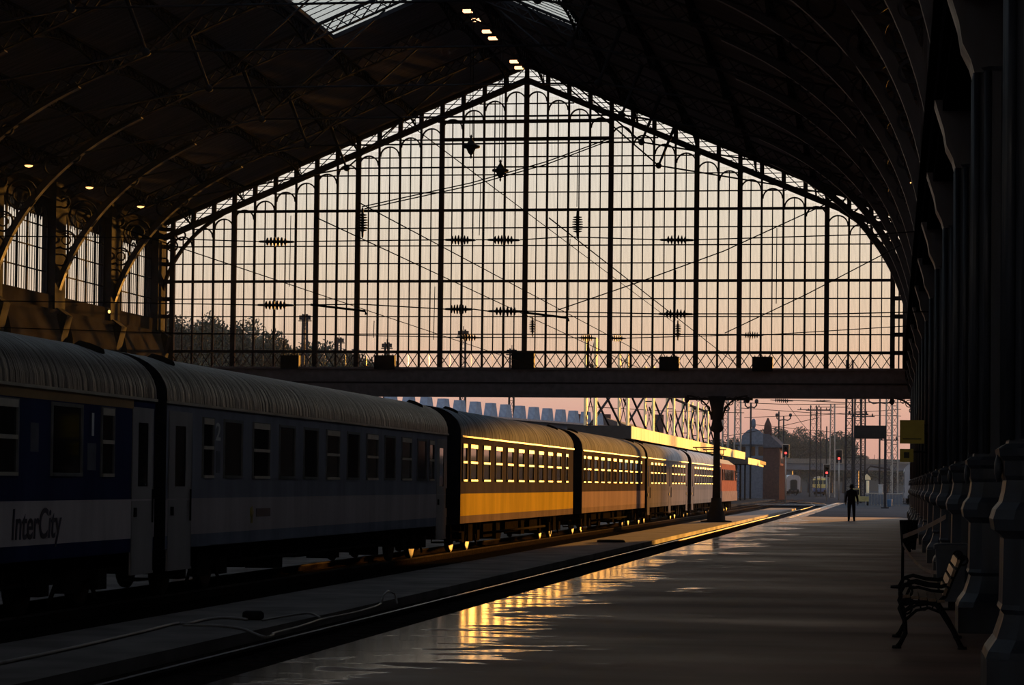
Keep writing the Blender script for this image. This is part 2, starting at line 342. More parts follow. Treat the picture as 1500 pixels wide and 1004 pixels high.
for j in range(1, 4): fin.box(-.012, .012, -lw / 2 + j * lw / 4 - .025, -lw / 2 + j * lw / 4 + .025, SILL, zc + (r * 1.1 if j == 2 else r * .95))
for j in range(0, 4): fin.box(-.015, .015, -lw / 2, lw / 2, SILL + j * 1.12 - .035, SILL + j * 1.12 + .035)
for i in range(6): fin.bar((0, r * .5 * cos(pi * i / 6), zc + r * .6 * sin(pi * i / 6)), (0, r * .5 * cos(pi * (i + 1) / 6), zc + r * .6 * sin(pi * (i + 1) / 6)), .05)
pn.box(-.01, .01, -lw / 2, lw / 2, SILL, CROWN)
frm, finm, pnm = fr.mesh('lancet_frame', IRON), fin.mesh('glazing_bars', IRON), pn.mesh('pane', GLASS)
for k in range(34):  # right-wall windows are out of view, added to light the near coaches
    wn = empty('window_%d' % (k + 2), (XL - .2 if k < 17 else 2.04, YG - (k % 17 + .5) * BAY, 0), kind='structure')
    for j in range(5):
        fo = put('lancet_frame', frm, wn, (0, (j - 2) * lw, 0)); put('glazing_bars', finm, fo); put('pane', pnm, fo)

# roof deck with the two skylight openings
SL = .42; ZR = 25.62
def rz(dx): return ZR - SL * dx
def slab(mb, sgn, d0, d1, y0, y1, lift=0, th=.16):
    P_ = [(XC + sgn * d0, rz(d0) + lift), (XC + sgn * d1, rz(d1) + lift), (XC + sgn * d1, rz(d1) + lift + th), (XC + sgn * d0, rz(d0) + lift + th)]
    mb.prism(P_ if sgn > 0 else P_[::-1], y0, y1)
SK0, SK1, SKY0, SKY1 = 1.15, 6.1, 24, 104
mb = MB()
for sg in (-1, 1):
    slab(mb, sg, SK1, 23.6, -24.4, 125.2); slab(mb, sg, 0, SK0, -24.4, 125.2); slab(mb, sg, SK0, SK1, SKY1, 125.2); slab(mb, sg, SK0, SK1, -24.4, SKY0)
ceil = struct('ceiling', mb, ROOFM)
for sg in (-1, 1):
    r = empty('skylight', (XC + sg * 3.6, 64, rz(3.6)), ['long glazed skylight left of the roof ridge', 'long glazed skylight right of the roof ridge'][sg > 0], 'skylight')
    c = MB()
    for d_ in (SK0, SK1): slab(c, sg, d_ - .06, d_ + .06, SKY0, SKY1, 0, .22)
    slab(c, sg, SK0, SK1, SKY1 - .06, SKY1 + .06, 0, .22); slab(c, sg, SK0, SK1, SKY0 - .06, SKY0 + .06, 0, .22)
    c.build('curb', IRON, r, world=True)
    g = MB(); slab(g, sg, SK0, SK1, SKY0, SKY1, .19, .015); g.build('glass_roof', SKYGL, r, world=True)
    bm_ = MB(); slab(bm_, sg, SK0, SK1, -.03, .03, 0, .03); bme = bm_.mesh('glazing_bar', IRON, (XC + sg * 3.6, 0, rz(3.6)))
    for i in range(100): put('glazing_bar', bme, r, (0, 103.4 - i * .8 - 64, .155))
# trusses
def truss():
    t_ = empty('roof_truss', (XC, 0, 0))
    ap = 24.72
    for sg in (-1, 1):
        m = MB(); m.bar((0, 0, ap), (sg * 21.3, 0, ap - SL * 21.3), .22, .06); m.bar((0, 0, ap + .62), (sg * 21.9, 0, ap + .62 - SL * 21.9), .22, .08)
        n = 34
        for i in range(n):
            a = sg * 21 * i / n; b_ = sg * 21 * (i + 1) / n; za, zb = ap - SL * abs(a), ap - SL * abs(b_)
            m.bar((a, 0, za), (b_, 0, zb + .62), .05, .05); m.bar((a, 0, za + .62), (b_, 0, zb), .05, .05)
        m.build('rafter', IRON, t_)
        br = MB(); pts = []
        for i in range(25):
            u = i / 24; x = (1 - u) ** 2 * 21.45 + 2 * u * (1 - u) * 21.0 + u * u * 14; z = (1 - u) ** 2 * 8.6 + 2 * u * (1 - u) * 15.6 + u * u * 18.75; pts.append((sg * x, 0, z))
        br.sweep(pts, .3, .07); br.sweep([(p[0] + sg * .12, 0, p[2] + .12) for p in pts], .06, .26)
        br.bar((sg * 21.35, 0, 8.6), (sg * 21.35, 0, 16.2), .3, .16)
        b_ = br.build('bracket', BRKT, t_)
        sc = MB()
        for cx, cz, rr in ((19.75, 15.25, .72), (20.62, 14.0, .46), (18.25, 16.55, .42), (20.85, 13.0, .28), (17.2, 17.0, .26), (20.75, 15.9, .28)): sc.ring((sg * cx, 0, cz), rr, .08, .12)
        for cx, cz, rr in ((19.75, 15.25, .4), (20.62, 14.0, .22)): sc.ring((sg * cx, 0, cz), rr, .06, .1)
        sc.build('scrollwork', IRON, b_)
        nx, nz = 8.3, 18.63
        m = MB(); m.tube([(sg * nx, 0, nz), (sg * 2.6, 0, 23.55)], .045); m.tube([(sg * nx, 0, nz), (sg * 19.2, 0, 16.75)], .045); m.build('tie_rod', IRON, t_)
        m = MB(); m.tube([(sg * nx, 0, nz), (sg * 9.2, 0, 20.85)], [.06, .1]); m.lathe([(.02, -.1), (.16, -.08), (.16, .08), (.02, .1)], 10, (sg * nx, 0, nz), axis='y'); m.build('strut', IRON, t_)
    m = MB(); m.tube([(-8.3, 0, 18.63), (8.3, 0, 18.63)], .045); m.build('cross_tie', IRON, t_)
    return t_
tr0 = truss()
for k in range(1, 15):
    t_ = tr0 if k == 1 else copy_tree(tr0)
    t_.location = (XC, YG - k * BAY, 0)
    tag(t_, '%s iron roof truss counted back from the glazed gable' % ORD[k - 1].capitalize(), 'truss', 'roof trusses of the hall')
# arched lattice purlins, one per bay and line
pu = MB(); n = 12
def arch_z(u): return -.42 - .5 * (2 * u - 1) ** 2
pu.box(-.05, .05, 0, BAY, -.12, -.02)
for i in range(n):
    u0, u1 = i / n, (i + 1) / n
    pu.bar((0, u0 * BAY, arch_z(u0)), (0, u1 * BAY, arch_z(u1)), .1, .06)
    pu.bar((0, u0 * BAY, -.08), (0, u1 * BAY, arch_z(u1)), .04, .04); pu.bar((0, u0 * BAY, arch_z(u0)), (0, u1 * BAY, -.08), .04, .04)
pum = pu.mesh('purlin', mat('purlin_paint', (.013, .014, .018), (.008, .008, .011), rough=.9, spec=0))
for k in range(0, 11):
    for sg in (-1, 1):
        for d_ in (1.0, 6.3, 9.6, 12.9, 16.2, 19.3): put('purlin', pum, ceil, (XC + sg * d_, YG - (k + 1) * BAY, rz(d_)))
# ridge lamps, roof lamps
for i, (x, y) in enumerate([(685, 17), (697, 30), (713, 47), (722, 57), (753, 91), (760, 100)]):
    k = ray(x, y); p = EYE + k * (-20.5 / k.x)
    r = empty('ridge_lamp', (p.x, p.y, p.z), '%s glowing ridge lamp from the top of the picture' % ORD[i], 'lamp', 'lamps along the roof ridge')
    m = MB(); m.box(-.26, .26, -.2, .2, 0, .1); m.tube([(0, 0, .1), (0, 0, rz(.2) - p.z - .1)], .015, 5); m.build('housing', BLACK, r)
    m = MB(); m.box(-.22, .22, -.17, .17, -.03, 0); m.box(-.2, .2, -.215, -.2, .0, .07); m.build('lamp_face', LAMPM, r)
for i, (x, y, X) in enumerate([(42, 243, -39.4), (131, 275, -39.4), (206, 303, -39.4), (1328, 191, -.4), (1331, 268, -.1)]):
    k = ray(x, y); p = EYE + k * (X / k.x) if X < -1 else P(x, y, [70, 92][i - 3])
    zt = rz(abs(p.x - XC))
    r = empty('roof_lamp', tuple(p), ['glowing lamp above the leftmost tall side window', 'bright lamp between the two tall side windows', 'glowing lamp nearest the gable on the left', 'small glowing lamp high beside the right wall ribs', 'tiny dim lamp low beside the right wall ribs'][i], 'lamp')
    s_ = .75 if i < 3 else .45
    m = MB(); m.lathe([(.05 * s_, .3 * s_), (.12 * s_, .25 * s_), (.3 * s_, .05 * s_), (.3 * s_, .02 * s_)], 12); m.tube([(0, 0, .28 * s_), (0, 0, max(zt - p.z, .4))], .012, 5); m.build('shade', BLACK, r)
    m = MB(); m.lathe([(.05 * s_, -.09 * s_), (.2 * s_, -.05 * s_), (.27 * s_, .04 * s_)], 12); m.build('bulb', LAMPW, r)
p = P(160, 457, 113); r = empty('wall_lamp', tuple(p), 'small orange wall lamp below the side windows', 'lamp')
m = MB(); m.lathe([(.02, -.08), (.06, -.05), (.07, .04), (.03, .09)], 10); m.build('bulb', YELL, r); m = MB(); m.bar((0, 0, .15), (XL + .6 - p.x, 0, .3), .05); m.build('arm', BLACK, r)

# ------------------------------------------------------------------ glazed gable
gab = empty('window_1', (XC, YG, 0), kind='structure')
IRON0 = IRON; IRON = mat('gable_iron', (.055, .05, .055), (.035, .032, .036), rough=.9, spec=0, scale=2)
MW, Z0, DZ = 1.2, 9.377, .997
def lc(dx): return 24.66 - .42 * abs(dx)        # lower chord of the gable rafter
THICK = (0, 4, 8, 10, 14, 17)
for k in range(-17, 18):
    th = .27 if abs(k) in THICK else .115
    m = MB(); m.box(-th / 2, th / 2, -.12 if th > .2 else -.07, .12 if th > .2 else .07, Z0 - .95, lc(k * MW)); o = m.build('gable_post' if th > .2 else 'mullion', IRON, gab); o.location = (k * MW, 0, 0)
    if k < 17:
        m = MB(); xm = (k + .5) * MW; zt = lc((abs(k + .5) + 0) * MW) - .42
        m.box(-.03, .03, -.04, .04, Z0, zt + .02); rr = MW / 2 - .06
        m.sweep([(rr * cos(pi - pi * i / 12), 0, zt - rr + rr * sin(pi * i / 12)) for i in range(13)], .12, .075)
        o = m.build('arched_light', IRON, gab); o.location = (xm, 0, 0)
for n in range(0, 16):
    z = Z0 + n * DZ; hw = min((24.66 - .2 - z) / .42, 17 * MW)
    if hw < .8: continue
    th = {0: .16, 4: .15, 8: .15}.get(n, .06); m = MB(); m.box(-hw, hw, -.06, .06, -th / 2, th / 2); o = m.build('transom', IRON, gab); o.location = (0, 0, z)
for n in (12, 13):
    m = MB(); m.box(-4 * MW, 4 * MW, -.1, .1, -.09, .09); o = m.build('transom', IRON, gab); o.location = (0, 0, Z0 + n * DZ)
for sg in (-1, 1):                              # narrow end bays
    m = MB(); x0, x1 = sg * 17 * MW, sg * 21.1
    for n in range(0, 8): m.box(min(x0, x1), max(x0, x1), -.12, .12, Z0 + n * DZ - .11, Z0 + n * DZ + .11)
    m.box((x0 + x1) / 2 - .04, (x0 + x1) / 2 + .04, -.05, .05, Z0 - .9, 15.6); m.box(x1 - .15, x1 + .15, -.2, .2, 6.9, 16.6); m.build('end_ladder', IRON, gab)
# lattice strip along the rafters
lat = MB(); lat.bar((.08, 0, .17), (MW - .08, 0, .70 - SL * MW), .05, .045); lat.bar((.08, 0, .70), (MW - .08, 0, .17 - SL * MW), .05, .045); lat.bar((MW * .5, 0, .15 - SL * MW * .5), (MW - .1, 0, .45 - SL * MW), .04, .04); lat.bar((MW * .1, 0, .45), (MW * .5, 0, .72 - SL * MW * .5), .04, .04)
lat.box(-.12, .12, -.1, .1, 0, .95)
lam = lat.mesh('lattice_panel', IRON)
for sg in (-1, 1):
    for k in range(0, 18):
        if k == 17 and False: continue
        o = put('lattice_panel', lam, gab, (sg * k * MW, 0, lc(k * MW)))
        if sg < 0: o.rotation_euler = (0, 0, pi)
    m = MB(); m.bar((0, 0, 24.66), (sg * 21.9, 0, 24.66 - .42 * 21.9), .3, .31); m.build('lower_chord', IRON, gab)
    m = MB(); m.bar((0, 0, 25.48), (sg * 22.2, 0, 25.48 - .42 * 22.2), .3, .22); m.build('upper_chord', IRON, gab)
    br = MB(); pts = []
    for i in range(17):
        u = i / 16; pts.append((sg * ((1 - u) ** 2 * 21.2 + 2 * u * (1 - u) * 20.9 + u * u * 17.5), 0, (1 - u) ** 2 * 11.5 + 2 * u * (1 - u) * 15.3 + u * u * 17.2))
    br.sweep(pts, .25, .16)
    for cx, cz, rr in ((20.4, 15.4, .3), (19.9, 16.0, .26), (20.85, 14.5, .2)): br.ring((sg * cx, -.1, cz), rr, .08, .1)
    br.build('eave_bracket', IRON, gab)
# panes: half a module wide, one row high; the largest show in the middle rows
pw_, ph_ = MW / 2 - .06, DZ - .06
pb = MB(); pb.box(-pw_ / 2, pw_ / 2, -.006, .006, -ph_ / 2, ph_ / 2); pbm = pb.mesh('pane', GLASS)
cells = []; rest = MB()
for c in range(-34, 34):
    xm = (c + .5) * MW / 2; top = lc(abs(xm) + MW / 4) - .2
    for n in range(0, 16):
        z0 = Z0 + n * DZ
        if z0 + DZ <= top: cells.append((xm, z0 + DZ / 2))
        elif z0 < top: rest.box(xm - MW / 4, xm + MW / 4, -.006, .006, z0, top)
    rest.box(xm - MW / 4, xm + MW / 4, -.006, .006, Z0 - .9, Z0)
cells.sort(key=lambda q: -q[0])                 # the right-hand panes stand nearest the lens
for i, (x, z) in enumerate(cells):
    if i < 300: put('pane', pbm, gab, (x, 0, z))
    else: rest.box(x - pw_ / 2, x + pw_ / 2, -.006, .006, z - ph_ / 2, z + ph_ / 2)
for sg in (-1, 1):
    x0, x1 = sorted((sg * 17 * MW, sg * 21)); rest.box(x0, x1, -.006, .006, 8.5, 15.6)
tag(rest.build('remaining_panes', GLASS, gab), kind='stuff')
# railing and the great girder
for k in range(-34, 34):
    m = MB(); x = k * MW / 2
    m.bar((0, -.25, Z0 - .92), (MW / 2, -.25, Z0 - .05), .045); m.bar((0, -.25, Z0 - .05), (MW / 2, -.25, Z0 - .92), .045)
    if k == -34: xme = m.mesh('railing_cross', IRON)
    put('railing_cross', xme, gab, (x, 0, 0))
m = MB(); m.box(-21, 21, -.3, -.2, Z0 - .09, Z0 - .0); m.box(-21, 21, -.3, -.2, Z0 - .98, Z0 - .9); m.build('railing_rail', IRON, gab)
m = MB(); m.box(-21.3, 21.6, -.3, .4, 6.92, 8.42); m.box(-21.3, 21.6, -.5, .5, 8.38, 8.5); m.box(-21.3, 21.6, -.5, .5, 6.86, 6.96); m.build('girder', mat('girder_paint', (.22, .20, .225), (.16, .15, .165), rough=.9, spec=0), gab)
m = MB(); m.box(-21.3, 21.6, -.36, -.3, 7.6, 7.68)
m.build('girder_rib', IRON, gab)
for i, (x0, x1, y0, y1) in enumerate([(412, 439, 521, 540), (549, 579, 521, 541), (750, 783, 517, 541), (966, 995, 523, 543), (1102, 1132, 523, 544)]):
    a = P(x0, y1, YG - .6); c = P(x1, y0, YG - .6)
    r = empty('cable_box', ((a.x + c.x) / 2, YG - .6, a.z), '%s dark box on the gable walkway counted from the left' % ORD[i], 'box', 'boxes on the gable walkway')
    w2 = (c.x - a.x) / 2; h = c.z - a.z
    m = MB(); m.box(-w2, w2, -.2, .2, 0, h); m.build('case', BLACK, r); m = MB()
    for j in range(4): m.tube([(-w2 + (j + .5) * w2 / 2, 0, h), (-w2 + (j + .5) * w2 / 2, 0, h + .07)], .03, 5)
    m.build('knobs', BLACK, r)
# iron column under the girder with pierced brackets
def column_bracket(m, sg, x0, span, drop, z1, y=0):
    pts = [(x0 + sg * span * (1 - cos(u * pi / 2 / 10)), y, z1 - drop + drop * sin(u * pi / 2 / 10)) for u in range(11)]
    m.sweep(pts, .22, .09); m.ring((x0 + sg * span * .28, y, z1 - .3), .2, .05, .1, 12); m.ring((x0 + sg * span * .55, y, z1 - .17), .12, .04, .1, 10); m.ring((x0 + sg * span * .17, y, z1 - .68), .14, .05, .1, 10)
    m.lathe([(.02, -.1), (.12, 0), (.14, .12), (.1, .25)], 8, (x0 + sg * span, y, z1 - .3))
col = empty('iron_column', (-9.5, 122.0, .05), 'tall dark iron column carrying the gable girder between the tracks', 'column')
m = MB(); m.lathe([(.85, 0), (.85, .06), (.5, .1), (.48, .5), (.42, .6), (.3, 1.0), (.27, 1.3)], 12); m.build('base', IRON, col)
m = MB(); m.lathe([(.22, 1.25), (.19, 3), (.17, 4.9)], 12); m.build('shaft', IRON, col)
m = MB(); m.lathe([(.17, 4.85), (.3, 4.95), (.38, 5.1), (.3, 5.25), (.26, 5.5), (.34, 6.2), (.5, 6.82)], 12); m.build('capital', IRON, col)
m = MB(); column_bracket(m, 1, .3, 1.35, 1.3, 6.85); column_bracket(m, -1, -.3, 1.35, 1.3, 6.85); m.build('bracket', IRON, col)
m = MB(); m.box(-1.8, 1.8, 1.7, 2.3, 6.7, 6.84); m.box(-.3, .3, -.2, 2.2, 6.7, 6.84); m.build('cap_beam', IRON, col)
m = MB(); column_bracket(m, -1, .7, 1.3, 1.2, 6.9, -.1); m.build('wall_bracket', IRON, gab).location = (21.0, 0, 0)

IRON = IRON0
# ------------------------------------------------------------------ columns of the right wall
def side_column():
    c = empty('wall_column', (1.38, 0, PZ))
    m = MB(); m.box(-.62, .5, -.62, .62, 0, .3); m.build('plinth', IRONB, c)
    m = MB(); m.lathe([(.62, .3), (.6, .36), (.53, .46), (.485, .6), (.47, .66), (.5, .7), (.485, .74), (.475, 1.28), (.5, 1.31), (.55, 1.35), (.565, 1.44), (.54, 1.52), (.49, 1.58), (.47, 1.66), (.455, 1.76), (.47, 1.8), (.475, 1.92), (.51, 1.96), (.52, 2.02), (.46, 2.06)], sq=.72); m.build('pedestal', IRONB, c)
    for a in (0, 1):
        o = MB(); o.lathe([(.02, 0), (.11, .02), (.12, .05), (.05, .07), (.02, .07)], 10, axis='y' if a == 0 else 'x'); ob = o.build('rosette', IRONB, c); ob.location = (0, -.47, 1.86) if a == 0 else (-.47, 0, 1.86)
        if a == 0: ob.rotation_euler = (0, 0, pi); 
        else: ob.rotation_euler = (0, 0, pi)
    m = MB(); m.lathe([(.44, 2.05), (.43, 2.1), (.43, 6.6), (.46, 6.65)], sq=.62); m.build('shaft', IRONB, c)
    m = MB()
    for x, y in ((-.3, -.43), (-.1, -.43), (.1, -.43), (-.43, -.3), (-.43, -.1), (-.43, .1), (-.43, .3)): m.tube([(x, y, 2.1), (x, y, 6.6)], .045, 6)
    m.build('fluting', IRONB, c)
    m = MB(); m.prism([(-.46, 6.6), (-.5, 6.75), (-.6, 6.95), (-.64, 7.2), (-.78, 7.65), (.4, 7.65), (.4, 6.6)], -.36, .36); m.build('corbel', IRONB, c)
    return c
c0 = side_column()
for k in range(1, 16):
    c_ = c0 if k == 1 else copy_tree(c0)
    c_.location = (1.38, YG - .25 - (14 - k) * BAY if k < 14 else YG + .3 - (14 - k) * BAY, PZ)
    if k == 14: c_.location.y = YG - .25
    if k == 15: c_.location.y = YG - 14 * BAY
    tag(c_, 'dark cast iron wall column, %s' % (['nearest the camera at the right edge', 'beside the bench back', 'just behind the blue bin'] + ['%s from the right foreground' % ORD[i] for i in range(3, 13)] + ['at the right end of the gable', 'just behind the camera'])[k - 1], 'column', 'cast iron columns of the right wall')
# ------------------------------------------------------------------ coaches
def coach_mats(pre, upper, band, low, roof, door, rsp=.4):
    st = dict(scale=1.4, stretch=(2, 1.2, .25))
    return dict(up=mat(pre + '_upper_paint', upper, tuple(x * .72 for x in upper), rough=.8, rough2=.9, spec=0, **st), band=mat(pre + '_band_paint', band, tuple(x * .78 for x in band), rough=.8, rough2=.9, spec=0, **st),
                low=mat(pre + '_skirt_paint', low, tuple(x * .7 for x in low), rough=.9, spec=0, **st), roof=mat(pre + '_roof_paint', roof, tuple(x * .3 for x in roof), rough=.33 if rsp > .3 else .6, rough2=.55 if rsp > .3 else .75, spec=rsp, scale=2.6, stretch=(.22, 2.3, .22), bump=1.0, bd=.07 if rsp > .3 else .02),
                door=mat(pre + '_door_paint', door, tuple(x * .8 for x in door), rough=.85, spec=0, **st))
ALU = mat('window_aluminium', (.62, .56, .48), (.48, .44, .38), rough=.5, spec=.12)
FRAMEM = mat('window_frame_metal', (.26, .25, .25), (.18, .17, .17), rough=.85, metal=0, spec=0)
PANE = mat('dark_coach_glass', (.012, .013, .016), (.008, .008, .01), rough=.05, spec=.8)
CURT = mat('curtain_cloth', (.25, .2, .17), (.15, .12, .1), rough=.9, stretch=(1, 8, .3))
UNDER = mat('underframe_grime', (.03, .024, .02), (.016, .014, .012), rough=.9, scale=4, spec=0)
ENDW = mat('shaded_end_wall', (.035, .033, .038), (.02, .019, .022), rough=.9, spec=0)  # end walls darkened in colour to stand for the shade between coaches
WHEEL = mat('wheel_steel', (.07, .055, .045), (.035, .03, .025), rough=.6, metal=.4, spec=.2)
MESH = {}
def cached(key, fn):
    if key not in MESH: MESH[key] = fn()
    return MESH[key]
HW = 1.42; GZ = 3.40
def win_mesh(w_, sash):
    def fn():
        f = MB(); z0, z1 = 2.1, 3.2; t_ = .055
        f.box(-.01, .022, 0, t_, z0, z1); f.box(-.01, .022, w_ - t_, w_, z0, z1); f.box(-.01, .022, t_, w_ - t_, z1 - t_, z1); f.box(-.01, .034, t_, w_ - t_, z0, z0 + t_)
        return f.mesh('window', FRAMEM)
    def fs():
        t_ = .055
        return [MB().box(-.01, d_, t_, w_ - t_, a_, b_).mesh('sash_bar', ALU) for d_, a_, b_ in ((.03, 2.62, 2.68), (.028, 3.07, 3.18), (.04, 2.1, 2.15))]
    def fg():
        g = MB(); g.box(-.03, -.004, .03, w_ - .03, 2.13, 3.17); return g.mesh('pane', PANE)
    return cached(('wf', w_), fn), cached(('wp', w_), fg), cached(('ws', w_), fs)
def side_grid(mb, x, s_, L, holes, z0, z1, y0=0, y1=None):
    y1 = L if y1 is None else y1
    ys = sorted({y0, y1} | {v for h in holes for v in h[:2]}); zs = sorted({z0, z1} | {v for h in holes for v in h[2:]})
    for i in range(len(ys) - 1):
        for j in range(len(zs) - 1):
            ym, zm = (ys[i] + ys[i + 1]) / 2, (zs[j] + zs[j + 1]) / 2
            if any(h[0] < ym < h[1] and h[2] < zm < h[3] for h in holes): continue
            q = [(x, ys[i], zs[j]), (x, ys[i + 1], zs[j]), (x, ys[i + 1], zs[j + 1]), (x, ys[i], zs[j + 1])]
            mb.add(q if s_ > 0 else q[::-1], [(0, 1, 2, 3)])
def bogie(root, y, wheelbase=2.5):
    fr_ = MB()
    for s_ in (-1, 1):
        fr_.box(s_ * 1.0 - .06, s_ * 1.0 + .06, -1.7, 1.7, .45, .68); fr_.box(s_ * 1.06 - .08, s_ * 1.06 + .1, -.35, .35, .3, .85)
        for a in (-1, 1): fr_.box(s_ * 1.06 - .07, s_ * 1.06 + .11, a * 1.25 - .2, a * 1.25 + .2, .3, .62); fr_.lathe([(.1, .62), (.11, .85)], 8, (s_ * 1.06, a * 1.25 + .32, 0)); fr_.lathe([(.1, .62), (.11, .85)], 8, (s_ * 1.06, a * 1.25 - .32, 0)); fr_.bar((s_ * 1.15, a * .7, .5), (s_ * 1.15, a * 1.0, .18), .05)
    fr_.box(-.9, .9, -.3, .3, .5, .9)
    b_ = put('bogie', cached('bogie', lambda: fr_.mesh('bogie', UNDER)), root, (0, y, 0))
    def wf():
        w_ = MB()
        for s_ in (-1, 1): w_.lathe([(.1, -.07), (.44, -.07), (.46, .07 * s_ * 0 - .03), (.46, .05), (.38, .06), (.1, .06)], 20, (s_ * .75, 0, .46), axis='x')
        w_.tube([(-1.0, 0, .46), (1.0, 0, .46)], .09, 8); return w_.mesh('wheelset', WHEEL)
    for a in (-1, 1): put('wheelset', cached('wheels', wf), b_, (0, a * 1.25, 0))
def gangway_mesh():
    g = MB(); g.prism([(-.62, 1.0), (.62, 1.0), (.62, 3.1), (.4, 3.3), (-.4, 3.3), (-.62, 3.1)], -.28, 0); g.box(-.72, -.6, -.3, -.2, 1.05, 3.1); g.box(.6, .72, -.3, -.2, 1.05, 3.1); return g.mesh('gangway', RUBBER)
def coach(y0, L, M, wins, doors, label, cx=-13.72, stripe=None, extra=None, zrot=0, loc=None, group='coaches of the parked train'):
    root = empty('railway_coach', loc or (cx, y0, 0), label, 'train coach', group, rz=zrot)
    hol = [(a, a + w_, 2.13, 3.17) for a, w_, _ in wins]; dh = [(a, a + w_, .9, 3.25) for a, w_ in doors]
    body = MB()
    for s_ in (-1, 1):
        x = s_ * HW
        side_grid(body, x, s_, L, [h for h in hol + [(a, b_, 1.72, 3.25) for a, b_, _, _ in dh]], 1.72, GZ)
    e_ = [(-HW, .88), (HW, .88), (HW, GZ)] + [(HW * (abs(cos(i * pi / 12)) ** .82) * (1 if cos(i * pi / 12) > 0 else -1), GZ + .88 * sin(i * pi / 12) ** .85) for i in range(1, 12)] + [(-HW, GZ)]
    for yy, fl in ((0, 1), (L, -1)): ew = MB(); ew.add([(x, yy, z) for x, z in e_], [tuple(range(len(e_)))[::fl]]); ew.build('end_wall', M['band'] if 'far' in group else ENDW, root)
    body.box(-HW + .12, HW - .12, .05, L - .05, .86, .95); body.box(-HW + .1, -HW + .12, .05, L - .05, .9, 3.4); body.box(HW - .12, HW - .1, .05, L - .05, .9, 3.4)
    body.build('body', M['up'], root)
    bd = MB(); lo = MB()
    for s_ in (-1, 1):
        side_grid(bd, s_ * (HW + .004), s_, L, [(a, b_, 1.1, 1.72) for a, b_, _, _ in dh], 1.1, 1.72); side_grid(lo, s_ * HW, s_, L, [(a, b_, .88, 1.1) for a, b_, _, _ in dh], .88, 1.1)
    for s_ in (-1, 1): bd.box(min(s_ * HW, s_ * (HW + .012)), max(s_ * HW, s_ * (HW + .012)), .02, L - .02, 1.715, 1.74)
    bd.build('band', M['band'], root); lo.build('skirt', M['low'], root)
    n = 20; rv = []; rf = MB()
    for yy in (-.02, L + .02):
        for i in range(n + 1):
            c = cos(pi * i / n); rv.append(((HW + .02) * abs(c) ** .82 * (1 if c > 0 else -1), yy, GZ + .89 * max(sin(pi * i / n), 0) ** .85))
    rf.add(rv, [(i, i + n + 1, i + n + 2, i + 1)[::-1] for i in range(n)], True); ro = rf.build('roof', M['roof'], root)
    gt = MB()
    for s_ in (-1, 1): gt.box(min(s_ * (HW - .01), s_ * (HW + .05)), max(s_ * (HW - .01), s_ * (HW + .05)), 0, L, GZ - .03, GZ + .015)
    gt.build('gutter', ALU, root)
    for yy in (1.5, L - 1.5):
        for s_ in (1,):
            v = cached('vent', lambda: MB().lathe([(.26, -.06), (.24, .04), (.2, .1), (.05, .12)], 10).mesh('roof_vent', UNDER)); o = put('roof_vent', v, root, (s_ * .80, yy, GZ + .74)); o.rotation_euler = (0, s_ * .38, 0); o.scale = (1, 1.5, 1)
    for a, w_, sash in wins:
        fm, gm, sm2 = win_mesh(w_, sash)
        for s_ in (-1, 1):
            o = put('window', fm, root, (s_ * HW, a if s_ > 0 else a + w_, 0)); o.rotation_euler = (0, 0, 0 if s_ > 0 else pi); put('pane', gm, o)
            for q_ in (sm2 if sash else ()): put('sash_bar', q_, o)
    for a, w_ in doors:
        for s_ in (-1, 1):
            def dm():
                d = MB(); side_grid(d, 0, 1, 0, [(w_ * .28, w_ * .72, 1.95, 3.0)], .52, 3.25, 0, w_); d.box(-.03, 0, 0, .03, .52, 3.25); d.box(-.03, 0, w_ - .03, w_, .52, 3.25); d.box(-.03, .012, 0, w_, .5, .54); return d.mesh('door', M['door'])
            o = put('door', cached(('door', w_, M['door'].name), dm), root, (s_ * (HW + .006), a if s_ > 0 else a + w_, 0)); o.rotation_euler = (0, 0, 0 if s_ > 0 else pi)
            put('door_window', cached(('dw', w_), lambda: MB().box(-.04, -.01, w_ * .28, w_ * .72, 1.95, 3.0).mesh('door_window', PANE)), o)
            put('door_handle', cached(('dh', w_), lambda: MB().tube([(.04, w_ * .86, 1.35), (.04, w_ * .86, 1.9)], .018, 6).mesh('door_handle', BLACK)), o)
            put('door_lock', cached(('dl', w_), lambda: MB().box(0, .03, w_ * .1, w_ * .18, 1.45, 1.6).mesh('door_lock', BLACK)), o)
    gm = cached('gang', gangway_mesh)
    put('gangway', gm, root); o = put('gangway', gm, root, (0, L, 0)); o.rotation_euler = (0, 0, pi)
    def bf():
        m = MB()
        for s_ in (-1, 1): m.lathe([(.12, 0), (.1, -.3), (.11, -.32), (.26, -.33), (.27, -.38), (.1, -.4)], 12, (s_ * .87, 0, 1.02), axis='y')
        m.box(-.12, .12, -.5, 0, .9, 1.1); return m.mesh('buffers', UNDER)
    put('buffers', cached('buf', bf), root); o = put('buffers', cached('buf', bf), root, (0, L, 0)); o.rotation_euler = (0, 0, pi)
    bogie(root, 3.0); bogie(root, L - 3.0)
    u = MB()
    for k, (a, b_, d0, d1) in enumerate([(6, 7.6, .35, .85), (8.3, 9.0, .25, .85), (10, 12.6, .42, .85), (13.2, 13.9, .3, .85), (15, 16.8, .38, .85), (17.3, 17.9, .25, .85)]):
        if b_ < L - 4.6:
            for s_ in (-1, 1): u.box(min(s_ * .4, s_ * 1.0), max(s_ * .4, s_ * 1.0), a, b_, d0, d1)
    u.box(-.9, .9, .3, L - .3, .7, .9); u.tube([(1.1, 5, .5), (1.1, L - 5, .5)], .04, 5); u.build('underframe', UNDER, root)
